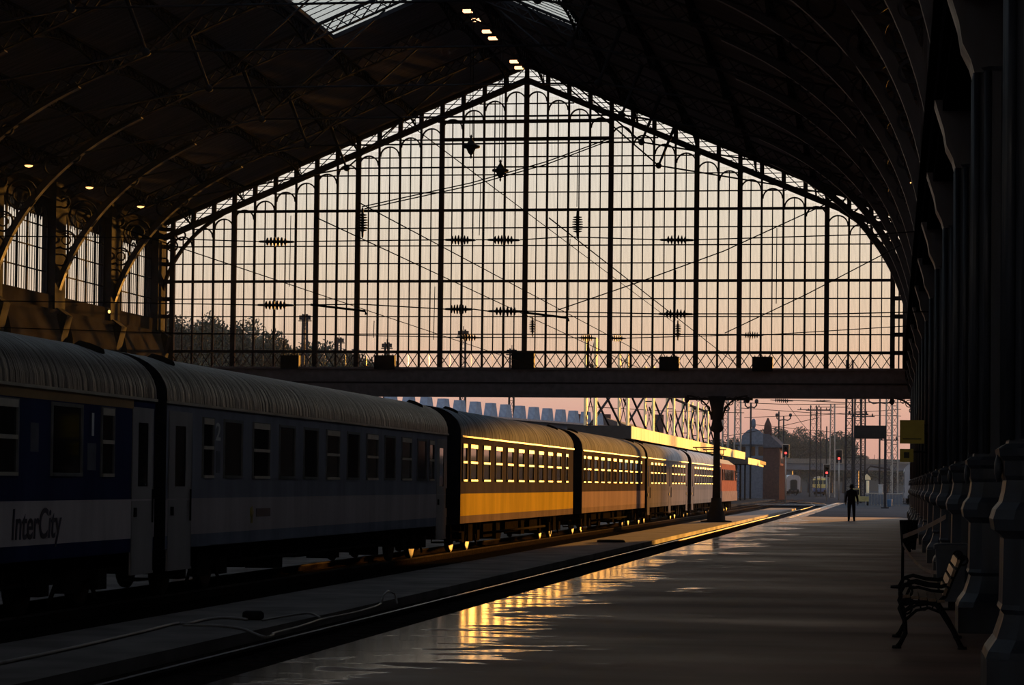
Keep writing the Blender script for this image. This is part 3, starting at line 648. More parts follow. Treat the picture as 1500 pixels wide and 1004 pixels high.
    for yy in (.35, L - .35):
        for s_ in (-1, 1): put('step', cached('step', lambda: MB().box(-.2, .06, -.3, .3, .38, .42).box(-.2, .06, -.3, .3, .62, .65).box(-.2, -.17, -.3, -.27, .38, .9).mesh('step', UNDER)), root, (s_ * 1.32, yy, 0))
    if stripe:
        m = MB()
        for s_ in (-1, 1): m.box(min(s_ * HW, s_ * (HW + .008)), max(s_ * HW, s_ * (HW + .008)), 0, L - doors[0][1], stripe[0], stripe[1])
        m.build('class_stripe', stripe[2], root)
    return root
def text(body, size, m, parent, loc, name='lettering', shear=0., sx=1.):
    c = bpy.data.curves.new(name, 'FONT'); c.body = body; c.size = size; c.extrude = .002; c.shear = shear; c.offset = .008
    o = bpy.data.objects.new('tmp', c); COL.objects.link(o); bpy.context.view_layer.update()
    me = bpy.data.meshes.new_from_object(o.evaluated_get(bpy.context.evaluated_depsgraph_get())); bpy.data.objects.remove(o)
    me.materials.clear(); me.materials.append(m); me.name = name
    t_ = put(name, me, parent, loc); t_.rotation_euler = (pi / 2, 0, pi / 2); t_.scale = (sx, 1, 1); return t_
def std_wins(start, n, pitch, w_, smalls, pat='b'):
    return [(start + i * pitch, w_, (i % 2 == 0) if pat == 'alt' else pat == 's') for i in range(n)] + [(a, .7, True) for a in smalls]
BLUE = coach_mats('blue', (.055, .062, .15), (.80, .70, .72), (.045, .055, .15), (.13, .115, .11), (.5, .46, .46))
GREY = coach_mats('bluegrey', (.34, .34, .41), (.62, .54, .56), (.30, .32, .41), (.2, .185, .17), (.46, .42, .42))
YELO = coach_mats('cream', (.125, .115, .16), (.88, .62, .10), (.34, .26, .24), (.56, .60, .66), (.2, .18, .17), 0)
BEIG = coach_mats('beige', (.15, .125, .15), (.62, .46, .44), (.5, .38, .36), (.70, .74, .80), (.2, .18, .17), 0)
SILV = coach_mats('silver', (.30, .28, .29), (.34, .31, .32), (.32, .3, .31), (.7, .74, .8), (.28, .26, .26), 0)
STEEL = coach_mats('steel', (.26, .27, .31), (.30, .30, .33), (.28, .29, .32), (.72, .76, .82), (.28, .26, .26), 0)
GOLDS = mat('ochre_stripe', (.34, .2, .07), (.26, .15, .05), rough=.45)
NAVY = mat('navy_letters', (.012, .016, .07), rough=.45); SIGNW = mat('pale_sign_print', (.85, .84, .85), (.75, .74, .75), rough=.8, spec=.05); YLOGO = mat('yellow_logo', (.4, .3, .04), rough=.5)
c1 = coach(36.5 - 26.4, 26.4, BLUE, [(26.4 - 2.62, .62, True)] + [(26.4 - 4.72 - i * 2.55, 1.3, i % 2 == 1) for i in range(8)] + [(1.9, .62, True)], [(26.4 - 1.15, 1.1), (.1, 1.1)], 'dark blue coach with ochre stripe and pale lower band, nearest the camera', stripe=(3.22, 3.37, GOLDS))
for nm, yy in (('1', 26.4 - 3.12),): text(nm, .5, SIGNW, c1, (HW + .012, yy - .06, 2.74), 'class_number', sx=1.5)
for a_, b_, z_ in ((3.2, 2.82, 2.2), (5.5, 5.2, 2.45)): m = MB(); m.box(HW, HW + .008, 26.4 - a_, 26.4 - b_, z_, z_ + .42); m.build('notice_plate', mat('notice_plate', (.16, .17, .22), rough=.6, spec=.1), c1)
text('InterCity', .62, NAVY, c1, (HW + .014, 26.4 - 6.2, 1.2), 'lettering', shear=.12, sx=.84)
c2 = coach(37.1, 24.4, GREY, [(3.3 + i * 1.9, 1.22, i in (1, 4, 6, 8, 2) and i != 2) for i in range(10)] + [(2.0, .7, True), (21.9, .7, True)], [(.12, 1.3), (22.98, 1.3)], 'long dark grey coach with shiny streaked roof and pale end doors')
text('2', .45, SIGNW, c2, (HW + .012, 2.78, 2.80), 'class_number', sx=1.4); m = MB(); m.box(HW, HW + .008, 2.85, 3.1, 2.2, 2.6); m.build('notice_plate', MATS['notice_plate'], c2)
m = MB(); m.lathe([(.13, 0), (.13, .012)], 5, (HW, 5.2, 1.45), axis='x'); m.box(HW, HW + .012, 5.14, 5.26, 1.24, 1.4); m.build('yellow_emblem', YLOGO, c2); m = MB(); m.box(HW, HW + .012, 5.5, 6.5, 1.36, 1.52); m.build('name_plate', mat('faded_name', (.05, .05, .08), rough=.5), c2)
wB = [(1.4 + i * 2.13, 1.2, True) for i in range(9)] + [(.25, .7, True), (20.75, .7, True)]
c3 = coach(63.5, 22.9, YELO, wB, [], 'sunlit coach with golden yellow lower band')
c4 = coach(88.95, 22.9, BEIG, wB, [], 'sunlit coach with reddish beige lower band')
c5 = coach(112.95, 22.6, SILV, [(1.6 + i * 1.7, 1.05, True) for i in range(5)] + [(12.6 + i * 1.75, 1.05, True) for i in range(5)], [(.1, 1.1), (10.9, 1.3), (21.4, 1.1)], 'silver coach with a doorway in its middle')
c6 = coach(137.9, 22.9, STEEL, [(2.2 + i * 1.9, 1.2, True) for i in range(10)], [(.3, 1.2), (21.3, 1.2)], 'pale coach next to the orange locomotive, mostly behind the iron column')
def loco(loc, rzz, cm, cf, cr_, label, lamps=False, group=None):
    r = empty('locomotive', loc, label, 'locomotive', group, rz=rzz); L = 15.7
    side = [(0, 1.15), (0, 2.15), (.45, 3.35), (.75, 3.62), (L - .75, 3.62), (L - .45, 3.35), (L, 2.15), (L, 1.15)]
    m = MB(); n = len(side); m.add([(s_ * 1.45 if z < 3 else s_ * 1.38, y, z) for s_ in (-1, 1) for y, z in side], [tuple(range(n)), tuple(range(2 * n - 1, n - 1, -1))] + [(i, i + n, (i + 1) % n + n, (i + 1) % n) for i in range(n)]); m.build('body', cm, r)
    m = MB(); m.box(-1.5, 1.5, -.05, L + .05, .85, 1.6); m.build('frame_skirt', cf, r)
    m = MB(); m.prism([(-1.36, 3.6), (-.8, 4.0), (.8, 4.0), (1.36, 3.6)], .8, L - .8); m.build('roof', cr_, r)
    for yy, s_ in ((0, -1), (L, 1)):
        for x in (-.95, 0, .95):
            q = MB(); d = s_ * .02
            ya, yb = (.08 if s_ < 0 else L - .08), (.4 if s_ < 0 else L - .4)
            q.add([(x - .4, ya + d, 2.38), (x + .4, ya + d, 2.38), (x + .4, yb + d, 3.22), (x - .4, yb + d, 3.22)], [(0, 1, 2, 3), (3, 2, 1, 0)]); q.build('cab_window', PANE, r)
        for x in (-1.0, 1.0): q = MB(); q.lathe([(.14, 0), (.14, s_ * .06), (.1, s_ * .07)], 10, (x, yy, 1.75), axis='y'); q.build('headlamp', ALU, r)
        q = MB(); q.lathe([(.16, 0), (.16, s_ * .08)], 10, (0, .62 if s_ < 0 else L - .62, 3.62), axis='y'); q.build('top_lamp', YELL if lamps else ALU, r)
        for x in (-.87, .87): q = MB(); q.lathe([(.12, 0), (.1, s_ * .4), (.25, s_ * .42), (.25, s_ * .48)], 10, (x, yy, 1.02), axis='y'); q.build('buffer', UNDER, r)
    for s_ in (-1, 1):
        for yy in (1.1, 3.2, 4.6, 6.0, 7.4, 8.8, 10.2, 11.6, 14.0):
            q = MB(); q.box(min(s_ * 1.36, s_ * 1.47), max(s_ * 1.36, s_ * 1.47), yy, yy + .6, 2.4, 3.2); q.build('side_window', PANE, r)
    for yy in (3.2, 12.2):
        q = MB()
        for s_ in (-1, 1):
            q.tube([(s_ * .5, yy - .8, 4.05), (s_ * .6, yy + .7, 4.45), (s_ * .7, yy - .5, 4.8)], .035, 5); q.box(s_ * .6 - .06, s_ * .6 + .06, yy - .9, yy - .7, 3.95, 4.2)
        q.tube([(-.9, yy - .5, 4.8), (.9, yy - .5, 4.8)], .05, 5); q.tube([(-.6, yy + .7, 4.45), (.6, yy + .7, 4.45)], .04, 5); q.build('pantograph', BLACK, r)
    bogie(r, 3.4); bogie(r, 12.3); return r
LRED = mat('orange_red_loco_paint', (.55, .22, .14), (.42, .16, .1), rough=.85, spec=0); LSK = mat('pale_loco_skirt', (.5, .36, .3), rough=.85, spec=0); LRF = mat('grey_loco_roof', (.3, .28, .26), rough=.6, spec=.15)
loco((-13.72, 162.4, 0), 0, LRED, LSK, LRF, 'orange red locomotive beyond the iron column at the far end of the train')
LYE = mat('yellow_loco_paint', (.5, .4, .12), rough=.5); LBL = mat('blue_loco_skirt', (.04, .07, .2), rough=.5); LW = mat('white_loco_roof', (.5, .5, .48), rough=.5)
q = P(1202, 726, 470)
loco((q.x, 470, 0), .05, LYE, LBL, LW, 'distant yellow and blue locomotive with a lit headlamp', True)
coach(0, 24.4, SILV, std_wins(2, 9, 2.2, 1.2, []), [(.2, 1.2)], 'distant pale coach left of the yellow locomotive', loc=(P(1166, 726, 470).x - .5, 470, 0), zrot=.16, group='far trains')
coach(0, 24.4, STEEL, std_wins(2, 9, 2.2, 1.2, []), [(.2, 1.2)], 'pale round-roofed coach end beside the right wall outside', loc=(2.5, 212, .1), group='far trains')

# ------------------------------------------------------------------ platform furniture
def bench(x0, y0, L=1.75):
    r = empty('bench', (x0, y0, PZ), 'cast iron bench with wooden slats standing before the wall columns', 'bench')
    def fn():
        m = MB()
        leg_f = [(.0, 0, 0), (.04, 0, .06), (.09, 0, .16), (.08, 0, .3), (.03, 0, .42), (.06, 0, .5), (.16, 0, .52)]
        leg_r = [(.68, 0, 0), (.64, 0, .08), (.58, 0, .2), (.48, 0, .36), (.40, 0, .48)]
        m.tube(leg_f, [.035, .028, .028, .03, .03, .03, .025], 6); m.tube(leg_r, [.035, .03, .028, .028, .028], 6)
        m.lathe([(.05, 0), (.045, .03)], 8, (0.0, 0, 0)); m.lathe([(.05, 0), (.045, .03)], 8, (.68, 0, 0))
        m.tube([(.09, 0, .3), (.2, 0, .4), (.33, 0, .43), (.46, 0, .38), (.55, 0, .26)], .018, 6); m.tube([(.07, 0, .38), (.2, 0, .455), (.34, 0, .47), (.45, 0, .44)], .016, 6)
        m.tube([(.05, 0, .5), (.25, 0, .485), (.42, 0, .48), (.5, 0, .55), (.58, 0, .75), (.66, 0, .92), (.7, 0, .96)], .024, 6)
        m.tube([(.04, 0, .5), (.03, 0, .58), (.08, 0, .67), (.18, 0, .7), (.32, 0, .665), (.46, 0, .655), (.56, 0, .68)], .024, 6); m.tube([(.1, 0, .56), (.13, 0, .63), (.22, 0, .645), (.36, 0, .61), (.5, 0, .6)], .018, 6)
        m.ring((.1, 0, .6), .06, .022, .03, 14); m.ring((.1, 0, .42), .055, .022, .03, 14); m.ring((.68, 0, .93), .05, .022, .03, 14); m.ring((.28, 0, .44), .035, .016, .03, 12); m.ring((.4, 0, .43), .03, .016, .03, 12)
        return m.mesh('side_frame', BLACK)
    me = fn()
    for yy in (0, L): put('side_frame', me, r, (0, yy, 0))
    for i in range(5):
        m = MB(); x = .06 + i * .09; z = .535 - .012 * i; m.box(x, x + .075, -.04, L + .04, z, z + .03); m.build('seat_slat', WOODM, r)
    for i in range(4):
        m = MB(); z = .6 + i * .1; x = .50 + i * .042; m.bar((x, -.04, z), (x, L + .04, z), .03, .08, up=(.35, 0, 1)); m.build('back_slat', WOODM, r)
    return r
bench(.05, 23.9)
BINB = mat('blue_grey_bin', (.05, .06, .085), (.03, .035, .05), rough=.45)
r = empty('rubbish_bin', (.82, 31.6, PZ), 'blue grey square rubbish bin behind the bench', 'bin')
m = MB(); m.lathe([(.19, .12), (.23, .84)], sq=.8); m.build('bin_body', BINB, r); m = MB(); m.lathe([(.25, .84), (.25, .9), (.2, .92)], sq=.8); m.build('rim', BINB, r); m = MB(); m.box(-.05, .05, -.05, .05, 0, .14); m.box(-.16, .16, -.16, .16, 0, .02); m.build('foot', BLACK, r)
q = G(1331, 809, PZ); r = empty('waste_basket', (q.x, q.y, PZ), 'dark slatted waste basket farther along the platform', 'bin')
m = MB(); m.lathe([(.15, .08), (.2, .78)], 14); m.build('liner', BLACK, r)
for i in range(14):
    a = 2 * pi * i / 14; m = MB(); m.bar((.17 * cos(a), .17 * sin(a), .06), (.225 * cos(a), .225 * sin(a), .8), .03); m.build('slat', BLACK, r)
m = MB(); m.lathe([(.21, .78), (.24, .78), (.24, .83), (.21, .83)], 14); m.build('rim', BLACK, r); m = MB(); m.tube([(0, 0, 0), (0, 0, .1)], .06, 8); m.build('foot', BLACK, r)
bp = G(1322, 862, PZ); r = empty('barrier_post', (bp.x, bp.y, PZ), 'slim barrier post on a foot plate holding tape', 'post')
m = MB(); m.tube([(0, 0, .04), (0, 0, 1.1)], .025, 8); m.build('pole', BLACK, r); m = MB(); m.lathe([(.2, 0), (.2, .04), (.05, .06)], 14); m.build('foot_plate', BLACK, r)
TAPE = mat('barrier_tape', (.2, .17, .16), (.12, .06, .05), rough=.5, scale=2)
def ribbon(p, q, sag, h=.07):
    m = MB(); n = 10; pts = [Vector(p).lerp(Vector(q), i / n) - Vector((0, 0, sag * 4 * (i / n) * (1 - i / n))) for i in range(n + 1)]
    for i in range(n): m.bar(pts[i], pts[i + 1], .006, h)
    return m
t0 = Vector((bp.x, bp.y, PZ + .86))
ribbon(t0, (.80, 34.6, 1.62), .02).thing('barrier_tape', TAPE, 'barrier tape stretched from the post up to a column', 'tape')
ribbon(t0 - Vector((0, 0, .12)), (.62, 31.9, PZ + .5), .12, .05).thing('barrier_tape', TAPE, 'slack barrier tape hanging from the post toward the bin', 'tape')
YSIGN = mat('yellow_sign_paint', (.7, .55, .08), (.6, .46, .07), rough=.5)
for i, (x0, x1, y0, y1, lb) in enumerate([(1318, 1354, 616, 650, 'large yellow sign board projecting from the right wall'), (1318, 1338, 658, 677, 'small yellow sign board below the large one')]):
    a = P(x0, y1, 67.0); c = P(x1, y0, 67.0); r = empty('wall_sign', (a.x, 67, a.z), lb, 'sign')
    m = MB(); m.box(0, c.x - a.x, -.05, .05, 0, c.z - a.z); m.build('board', YSIGN, r); m = MB(); m.tube([(c.x - a.x, 0, .3), (1.3 - a.x, 0, .3)], .03, 6); m.tube([(c.x - a.x - .1, 0, (c.z - a.z) * .8), (1.3 - a.x, 0, (c.z - a.z) * .8)], .02, 6); m.build('arm', BLACK, r)
    m = MB(); w2 = c.x - a.x; h2 = c.z - a.z
    m.box(w2 * .3, w2 * .7, -.056, -.05, h2 * .3, h2 * .75) if i else m.box(w2 * .12, w2 * .88, -.056, -.05, h2 * .18, h2 * .22)
    m.build('print', mat('sign_print', (.03, .025, .01), rough=.5), r)
q = P(1275, 643, 175); r = empty('hanging_board', (q.x, 175, PZ), 'dark rectangular display board on a post outside the hall', 'sign')
h0 = q.z - PZ; m = MB(); m.box(-1.22, 1.22, -.15, .15, h0, h0 + 1.02); m.build('board', BLACK, r)
m = MB(); m.box(1.05, 1.25, -.1, .1, 0, h0); m.build('post', MASTD, r); m = MB(); m.box(.85, 1.45, -.3, .3, 0, .1); m.build('foot', MASTD, r)

# person walking away
def person(x, y):
    sk = [(0, 0, .95), (0, .0, 1.12), (0, .01, 1.32), (0, .02, 1.46), (0, .03, 1.54), (0, .04, 1.62),          # 0-5 pelvis..head base
          (-.10, 0, .90), (-.11, .06, .5), (-.12, -.02, .09), (-.13, .10, .04),                              # 6-9 left leg
          (.10, 0, .90), (.12, .1, .52), (.13, .16, .10), (.14, .28, .05),                                   # 10-13 right leg
          (-.18, .01, 1.41), (-.27, -.03, 1.14), (-.27, .03, .90), (.18, .01, 1.41), (.28, .0, 1.15), (.31, .08, .92)]
    ed = [(0, 1), (1, 2), (2, 3), (3, 4), (4, 5), (0, 6), (6, 7), (7, 8), (8, 9), (0, 10), (10, 11), (11, 12), (12, 13), (3, 14), (14, 15), (15, 16), (3, 17), (17, 18), (18, 19)]
    rad = [.16, .165, .185, .12, .06, .06, .115, .085, .06, .05, .115, .085, .06, .05, .085, .062, .045, .085, .062, .045]
    me = bpy.data.meshes.new('person_body'); me.from_pydata(sk, ed, [])
    CLO = mat('dark_clothes', (.012, .012, .015), (.008, .008, .01), rough=.85); me.materials.append(CLO)
    o = put('person', me); o.location = (x, y, PZ)
    tag(o, 'person in dark clothes walking away along the platform', 'person')
    sm_ = o.modifiers.new('skin', 'SKIN'); sm_.use_smooth_shade = True
    for i, v in enumerate(me.skin_vertices[0].data): v.radius = (rad[i] * (1.15 if i in (1, 2, 3) else 1), rad[i] * (.72 if i in (0, 1, 2) else 1)); v.use_root = i == 0
    sd = o.modifiers.new('sub', 'SUBSURF'); sd.levels = 2; sd.render_levels = 2
    SKIN = mat('skin', (.12, .075, .055), rough=.6); HAIR = mat('dark_hair', (.01, .008, .008), rough=.7)
    m = MB(); m.lathe([(.03, -.13), (.062, -.11), (.078, -.05), (.088, .02), (.082, .08), (.05, .115), (.01, .125)], 14); 
    for s_ in (-1, 1): m.lathe([(.005, -.03), (.018, -.02), (.018, .02), (.005, .03)], 6, (s_ * .086, 0, -.01))
    m.lathe([(.005, 0), (.016, .012), (.01, .03)], 6, (0, .085, -.03)); h = m.build('head', SKIN, o); h.location = (0, .045, 1.66); h.scale = (1, 1.12, 1)
    m = MB(); m.lathe([(.09, -.05), (.096, .02), (.09, .09), (.055, .125), (.01, .137)], 14, (0, -.018, 0)); hh = m.build('hair', HAIR, o); hh.location = (0, .04, 1.66); hh.scale = (1, 1.1, 1)
    for s_, (hx, hy, hz) in ((-1, sk[16]), (1, sk[19])):
        m = MB(); m.lathe([(.02, 0), (.032, -.03), (.035, -.08), (.028, -.1)], 8)
        for k in range(4): a = (k - 1.5) * .018; ln = (.06, .075, .07, .055)[k]; m.tube([(0, a, -.09), (.004 * s_, a * 1.1, -.09 - ln * .6), (-.008 * s_, a * 1.1, -.09 - ln)], .009, 5)
        m.tube([(0, .03, -.035), (-.01 * s_, .05, -.07), (-.012 * s_, .052, -.1)], .01, 5); q_ = m.build('hand', SKIN, o); q_.location = (hx, hy, hz + .01)
    for (fx, fy) in ((sk[9][0], sk[9][1]), (sk[13][0], sk[13][1])):
        m = MB(); m.prism([(-.045, 0), (.045, 0), (.045, .05), (.03, .09), (-.03, .09), (-.045, .05)], -.2, .08); m.build('shoe', BLACK, o).location = (fx, fy, 0)
q = G(1247, 764, PZ); person(q.x, q.y)

# ------------------------------------------------------------------ hanging lanterns, insulators and wires in the hall
def lantern(x, y, Y, label):
    p = P(x, y, Y); r = empty('pendant_lantern', tuple(p), label, 'lantern')
    m = MB(); m.lathe([(.02, -.5), (.05, -.42), (.03, -.36), (.12, -.26), (.2, -.08), (.38, -.04), (.38, .04), (.2, .08), (.14, .2), (.06, .3), (.04, .45), (.02, .5)], 10); m.build('lantern_body', BLACK, r)
    m = MB(); zt = rz(abs(p.x - XC)) - p.z
    for a in (-.06, .06): m.tube([(a, 0, .4), (a, 0, zt)], .015, 4)
    m.build('suspension', WIREM, r)
lantern(690, 215, 92, 'dark pendant lantern hanging higher, left of the gable centre'); lantern(733, 250, 100, 'dark pendant lantern hanging lower beside the gable centre')
def insul(a, b_, label, nd_=6, rr=.105, name='insulator'):
    a, b_ = Vector(a), Vector(b_); L = (b_ - a).length; prof = [(.015, 0), (.03, .06 * L), (.035, .2 * L)]
    for i in range(nd_): z = (.22 + .58 * i / nd_) * L; k = rr * (.75 + .25 * sin(pi * (i + .5) / nd_)); prof += [(.04, z), (k, z + .03 * L), (k, z + .045 * L), (.04, z + .065 * L)]
    prof += [(.035, .84 * L), (.03, .95 * L), (.012, L)]
    m = MB(); m.lathe(prof, 12); me = m.mesh(name, CERAM); o = put(name, me); o.location = a; o.rotation_mode = 'QUATERNION'; o.rotation_quaternion = (b_ - a).to_track_quat('Z', 'Y')
    return tag(o, label, 'insulator', 'overhead line insulators')
Y1, Y2 = 60, 95
for x0, x1, y, Y, lb in [(378, 432, 354, Y1, 'upper insulator left of the gable centre, farthest left in its row'), (651, 697, 351.5, Y1, 'upper insulator just right of the second thick gable post'), (713, 762, 351.5, Y1, 'upper insulator nearest the gable centre line'), (966, 1017, 351.5, Y1, 'upper insulator right of the gable centre, alone in its row'),
                         (376, 431, 447, Y1, 'lower insulator farthest left in the middle row'), (651, 693, 453, Y1, 'middle row insulator left of the gable centre post'), (714, 768, 456, Y1, 'middle row insulator touching the gable centre post'), (964, 1016, 460, Y1, 'middle row insulator right of the gable centre'),
                         (666, 706, 494.5, Y2, 'small insulator low beside the left of centre post'), (845, 874, 495, Y2, 'left one of the low insulator pair'), (891, 918, 495.5, Y2, 'right one of the low insulator pair'), (1084, 1118, 491, Y2, 'low insulator farthest right')]:
    insul(P(x0, y, Y), P(x1, y + .5, Y), lb, rr=.135 if Y == Y1 else .16)
for x, y0, y1, Y, lb in [(531, 304, 349, Y1, 'upright insulator beside the left thick gable post'), (846, 308, 350, Y1, 'upright insulator hanging right of the gable centre'), (780, 463, 494, Y2, 'small upright insulator just right of the centre post'), (993, 469, 499, Y2, 'small upright insulator low on the right')]:
    insul(P(x, y1, Y), P(x, y0, Y), lb, 7, .15)
def wire(pts, r, label='thin dark overhead wire crossing the glazed gable view', group='overhead wires'):
    return MB().tube(pts, r * 1.5, 5).thing('overhead_wire', WIREM, label, 'wire', group)
def pw3(*a): return [P(x, y, Y) for x, y, Y in a]
for i, a in enumerate([[(180, 348, Y1), (378, 354, Y1)], [(432, 354, Y1), (651, 351.5, Y1)], [(697, 351.5, Y1), (713, 351.5, Y1)], [(762, 351.5, Y1), (830, 347, Y1), (966, 351.5, Y1)], [(1017, 351.5, Y1), (1290, 343, Y1), (1346, 339, Y1)],
          [(200, 444, Y1), (376, 447, Y1)], [(431, 447, Y1), (530, 446, Y1), (651, 453, Y1)], [(693, 453, Y1), (714, 456, Y1)], [(768, 456, Y1), (964, 460, Y1)], [(1016, 460, Y1), (1230, 460, Y1), (1348, 457, Y1)],
          [(240, 488, Y2), (500, 491, Y2), (666, 494.5, Y2)], [(706, 494.5, Y2), (845, 495, Y2)], [(918, 495.5, Y2), (1084, 491, Y2)], [(1118, 491, Y2), (1262, 482, Y2), (1340, 477, Y2)]]):
    pts = pw3(*a)
    if i in (0, 5, 10): pts = [Vector((XL + .3, pts[0].y, pts[0].z + .3))] + pts
    if i in (4, 9, 13): pts = pts + [Vector((1.0, pts[-1].y, pts[-1].z))]
    row = 0 if i < 5 else 1 if i < 10 else 2
    wire(pts, .011 if row < 2 else .013, '%s span wire, %s piece from the left' % (['upper', 'middle', 'lowest'][row], ORD[i - (0, 5, 10)[row]]), 'cross span wires')
wire(pw3((893, 203, Y1), (800, 237, Y1), (690, 268, Y1), (530, 303, Y1)), .011, 'upper one of the paired sloping wires left of the gable centre'); wire(pw3((893, 206, Y1), (800, 241, Y1), (690, 272, Y1), (534, 306, Y1)), .011, 'lower one of the paired sloping wires left of the gable centre')
wire(pw3((1208, 300, 75), (1060, 368, 76), (940, 412, 78), (815, 455, 80)), .014, 'long sloping wire falling left from the right rafter'); wire(pw3((1318, 360, 80), (1180, 432, 82), (1062, 488, 86)), .014, 'sloping wire falling left from the right wall')
insul(P(1311, 364, 80), P(1296, 371, 80), 'tiny insulator on the wire end near the right wall', 3, .09)
for (x, y, yb, lb) in [(1138, 334, 445, 'under the long sloping wire on the right'), (846, 226, 303, 'above the right upright insulator'), (990, 396, 470, 'above the low right upright insulator'), (548, 470, 495, 'low beside the left thick gable post')]:
    wire(pw3((x, y, 78), (x - 1, yb, 78)), .01, 'thin dropper wire %s' % lb, 'dropper wires')
# longitudinal wires above the tracks (run along Y)
def run(x, y, X, lb, r=.011, y1=150):
    k = ray(x, y); p = EYE + k * (X / k.x); n = 14; y0 = p.y - 5; ys = [y0 + (y1 - y0) * i / n for i in range(n + 1)]
    wire([(p.x, q_, p.z) for q_ in ys], r, 'long track wire before the gable, %s' % lb, 'track wires')
for x, y, X, lb in [(260, 362, -20, 'starting at the far left gable post'), (588, 330, -13.7, 'passing below the upper left centre insulators'), (611, 191, -14.6, 'starting highest under the left rafter'), (530, 350, -14.4, 'hanging from the left upright insulator'), (846, 352, -8.4, 'hanging from the right upright insulator')]: run(x, y, X, lb)
for x0, yt, yb, lb in [(426, 316, 420, 'between the two far left insulators'), (704, 268, 345, 'above the upper centre insulators'), (835, 350, 455, 'right of the gable centre, upper half'), (637, 420, 498, 'left of the second thick gable post')]: wire(pw3((x0, yt, 66), (x0 - 2, yb, 66)), .008, 'thin dropper wire %s' % lb, 'dropper wires')
# registration arms
for a, b_ in [((455, 446.5), (535, 456)), ((768, 458), (832, 466))]:
    wire(pw3((a[0], a[1], Y1), (b_[0], b_[1], Y1), (b_[0] + 1, b_[1] + 5, Y1)), .022, 'thicker registration arm hanging %s' % ('left of the second thick gable post' if a[0] < 600 else 'right of the gable centre post'), 'registration arms')

# ------------------------------------------------------------------ outside: canopies, masts, buildings, bridge, trees, signals
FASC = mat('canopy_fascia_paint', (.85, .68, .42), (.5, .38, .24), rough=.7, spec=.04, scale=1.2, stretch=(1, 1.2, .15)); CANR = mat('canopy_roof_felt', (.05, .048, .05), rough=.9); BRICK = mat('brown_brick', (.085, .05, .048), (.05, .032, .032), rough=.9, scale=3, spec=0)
def canopy(y0, y1, zt, hf, x1, label, bend=0):
    r = empty('platform_canopy', (x1 - 2, y0, PZ), label, 'canopy', 'platform canopies outside')
    n = int((y1 - y0) / 6)
    for i in range(n):
        ya, yb = y0 + i * 6, y0 + i * 6 + 5.97; b0, b1 = bend * (i / n) ** 2, bend * ((i + 1) / n) ** 2
        m = MB(); m.bar((x1 + b0, ya, zt - hf / 2), (x1 + b1, yb, zt - hf / 2), .08, hf); m.build('fascia_board', FASC, r, world=True)
    m = MB(); m.box(x1 - 4.2 + min(bend, 0), x1 - .05 + min(bend, 0) * .3, y0, y1, zt - .5, zt - .04); m.box(x1 - 4.2, x1, y0 - .08, y0, zt - hf, zt + .03); m.build('roof', CANR, r, world=True)
    for i in range(int((y1 - y0) / 9)):
        m = MB(); m.tube([(x1 - 2 + bend * .5, y0 + 3 + i * 9, .1), (x1 - 2 + bend * .5, y0 + 3 + i * 9, zt - .4)], .11, 8); m.build('post', MASTD, r, world=True)
    m = MB(); m.box(x1 - 4.0 + min(bend, 0), x1 - 3.8 + min(bend, 0), y0 + 5, y1, .1, zt - .5); m.build('rear_wall', BRICK, r, world=True)
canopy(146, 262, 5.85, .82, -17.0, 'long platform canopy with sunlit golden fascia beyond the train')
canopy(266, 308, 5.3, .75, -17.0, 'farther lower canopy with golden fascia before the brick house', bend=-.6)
mb = MB(); mb.box(-24, -16.4, 136, 340, -.3, .1); struct('outer_platform', mb, OUTER)
def lattice(x, y, z0, h, wd, m_, label, group='lattice masts', taper=.75, legr=.09, arms=(), pitch=None):
    r = empty('lattice_mast', (x, y, z0), label, 'mast', group); w2 = wd / 2
    L = MB(); Bc = MB()
    for a, b_ in ((-1, -1), (1, -1), (1, 1), (-1, 1)): q_ = MB(); q_.bar((a * w2, b_ * w2, 0), (a * w2 * taper, b_ * w2 * taper, h), legr * 2, legr * 2); q_.build('leg', m_, r)
    n = max(3, int(h / (pitch or wd * 1.3)))
    for i in range(n):
        z_, z1 = h * i / n, h * (i + 1) / n; s0, s1 = w2 * (1 - (1 - taper) * i / n), w2 * (1 - (1 - taper) * (i + 1) / n)
        for (a, b_), (c, d) in (((-1, -1), (1, -1)), ((1, -1), (1, 1)), ((1, 1), (-1, 1)), ((-1, 1), (-1, -1))):
            Bc.bar((a * s0, b_ * s0, z_), (c * s0, d * s0, z_), legr * .9); Bc.bar((a * s0, b_ * s0, z_), (c * s1, d * s1, z1), legr * .7)
    Bc.build('bracing', MASTD, r)
    for (ln, zz) in arms: q_ = MB(); q_.bar((-ln, 0, zz), (ln, 0, zz), .12, .12); q_.lathe([(.08, 0), (.12, .15), (.05, .4)], 8, (-ln * .8, 0, zz)); q_.lathe([(.08, 0), (.12, .15), (.05, .4)], 8, (ln * .8, 0, zz)); q_.build('cross_arm', MASTD, r)
    return r
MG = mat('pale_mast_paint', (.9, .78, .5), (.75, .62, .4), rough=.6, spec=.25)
xs = [(858, 872), (907, 919.5), (945, 957), (977, 987), (1000, 1008), (1014, 1022), (1030, 1037), (1047, 1052)]
prev = None
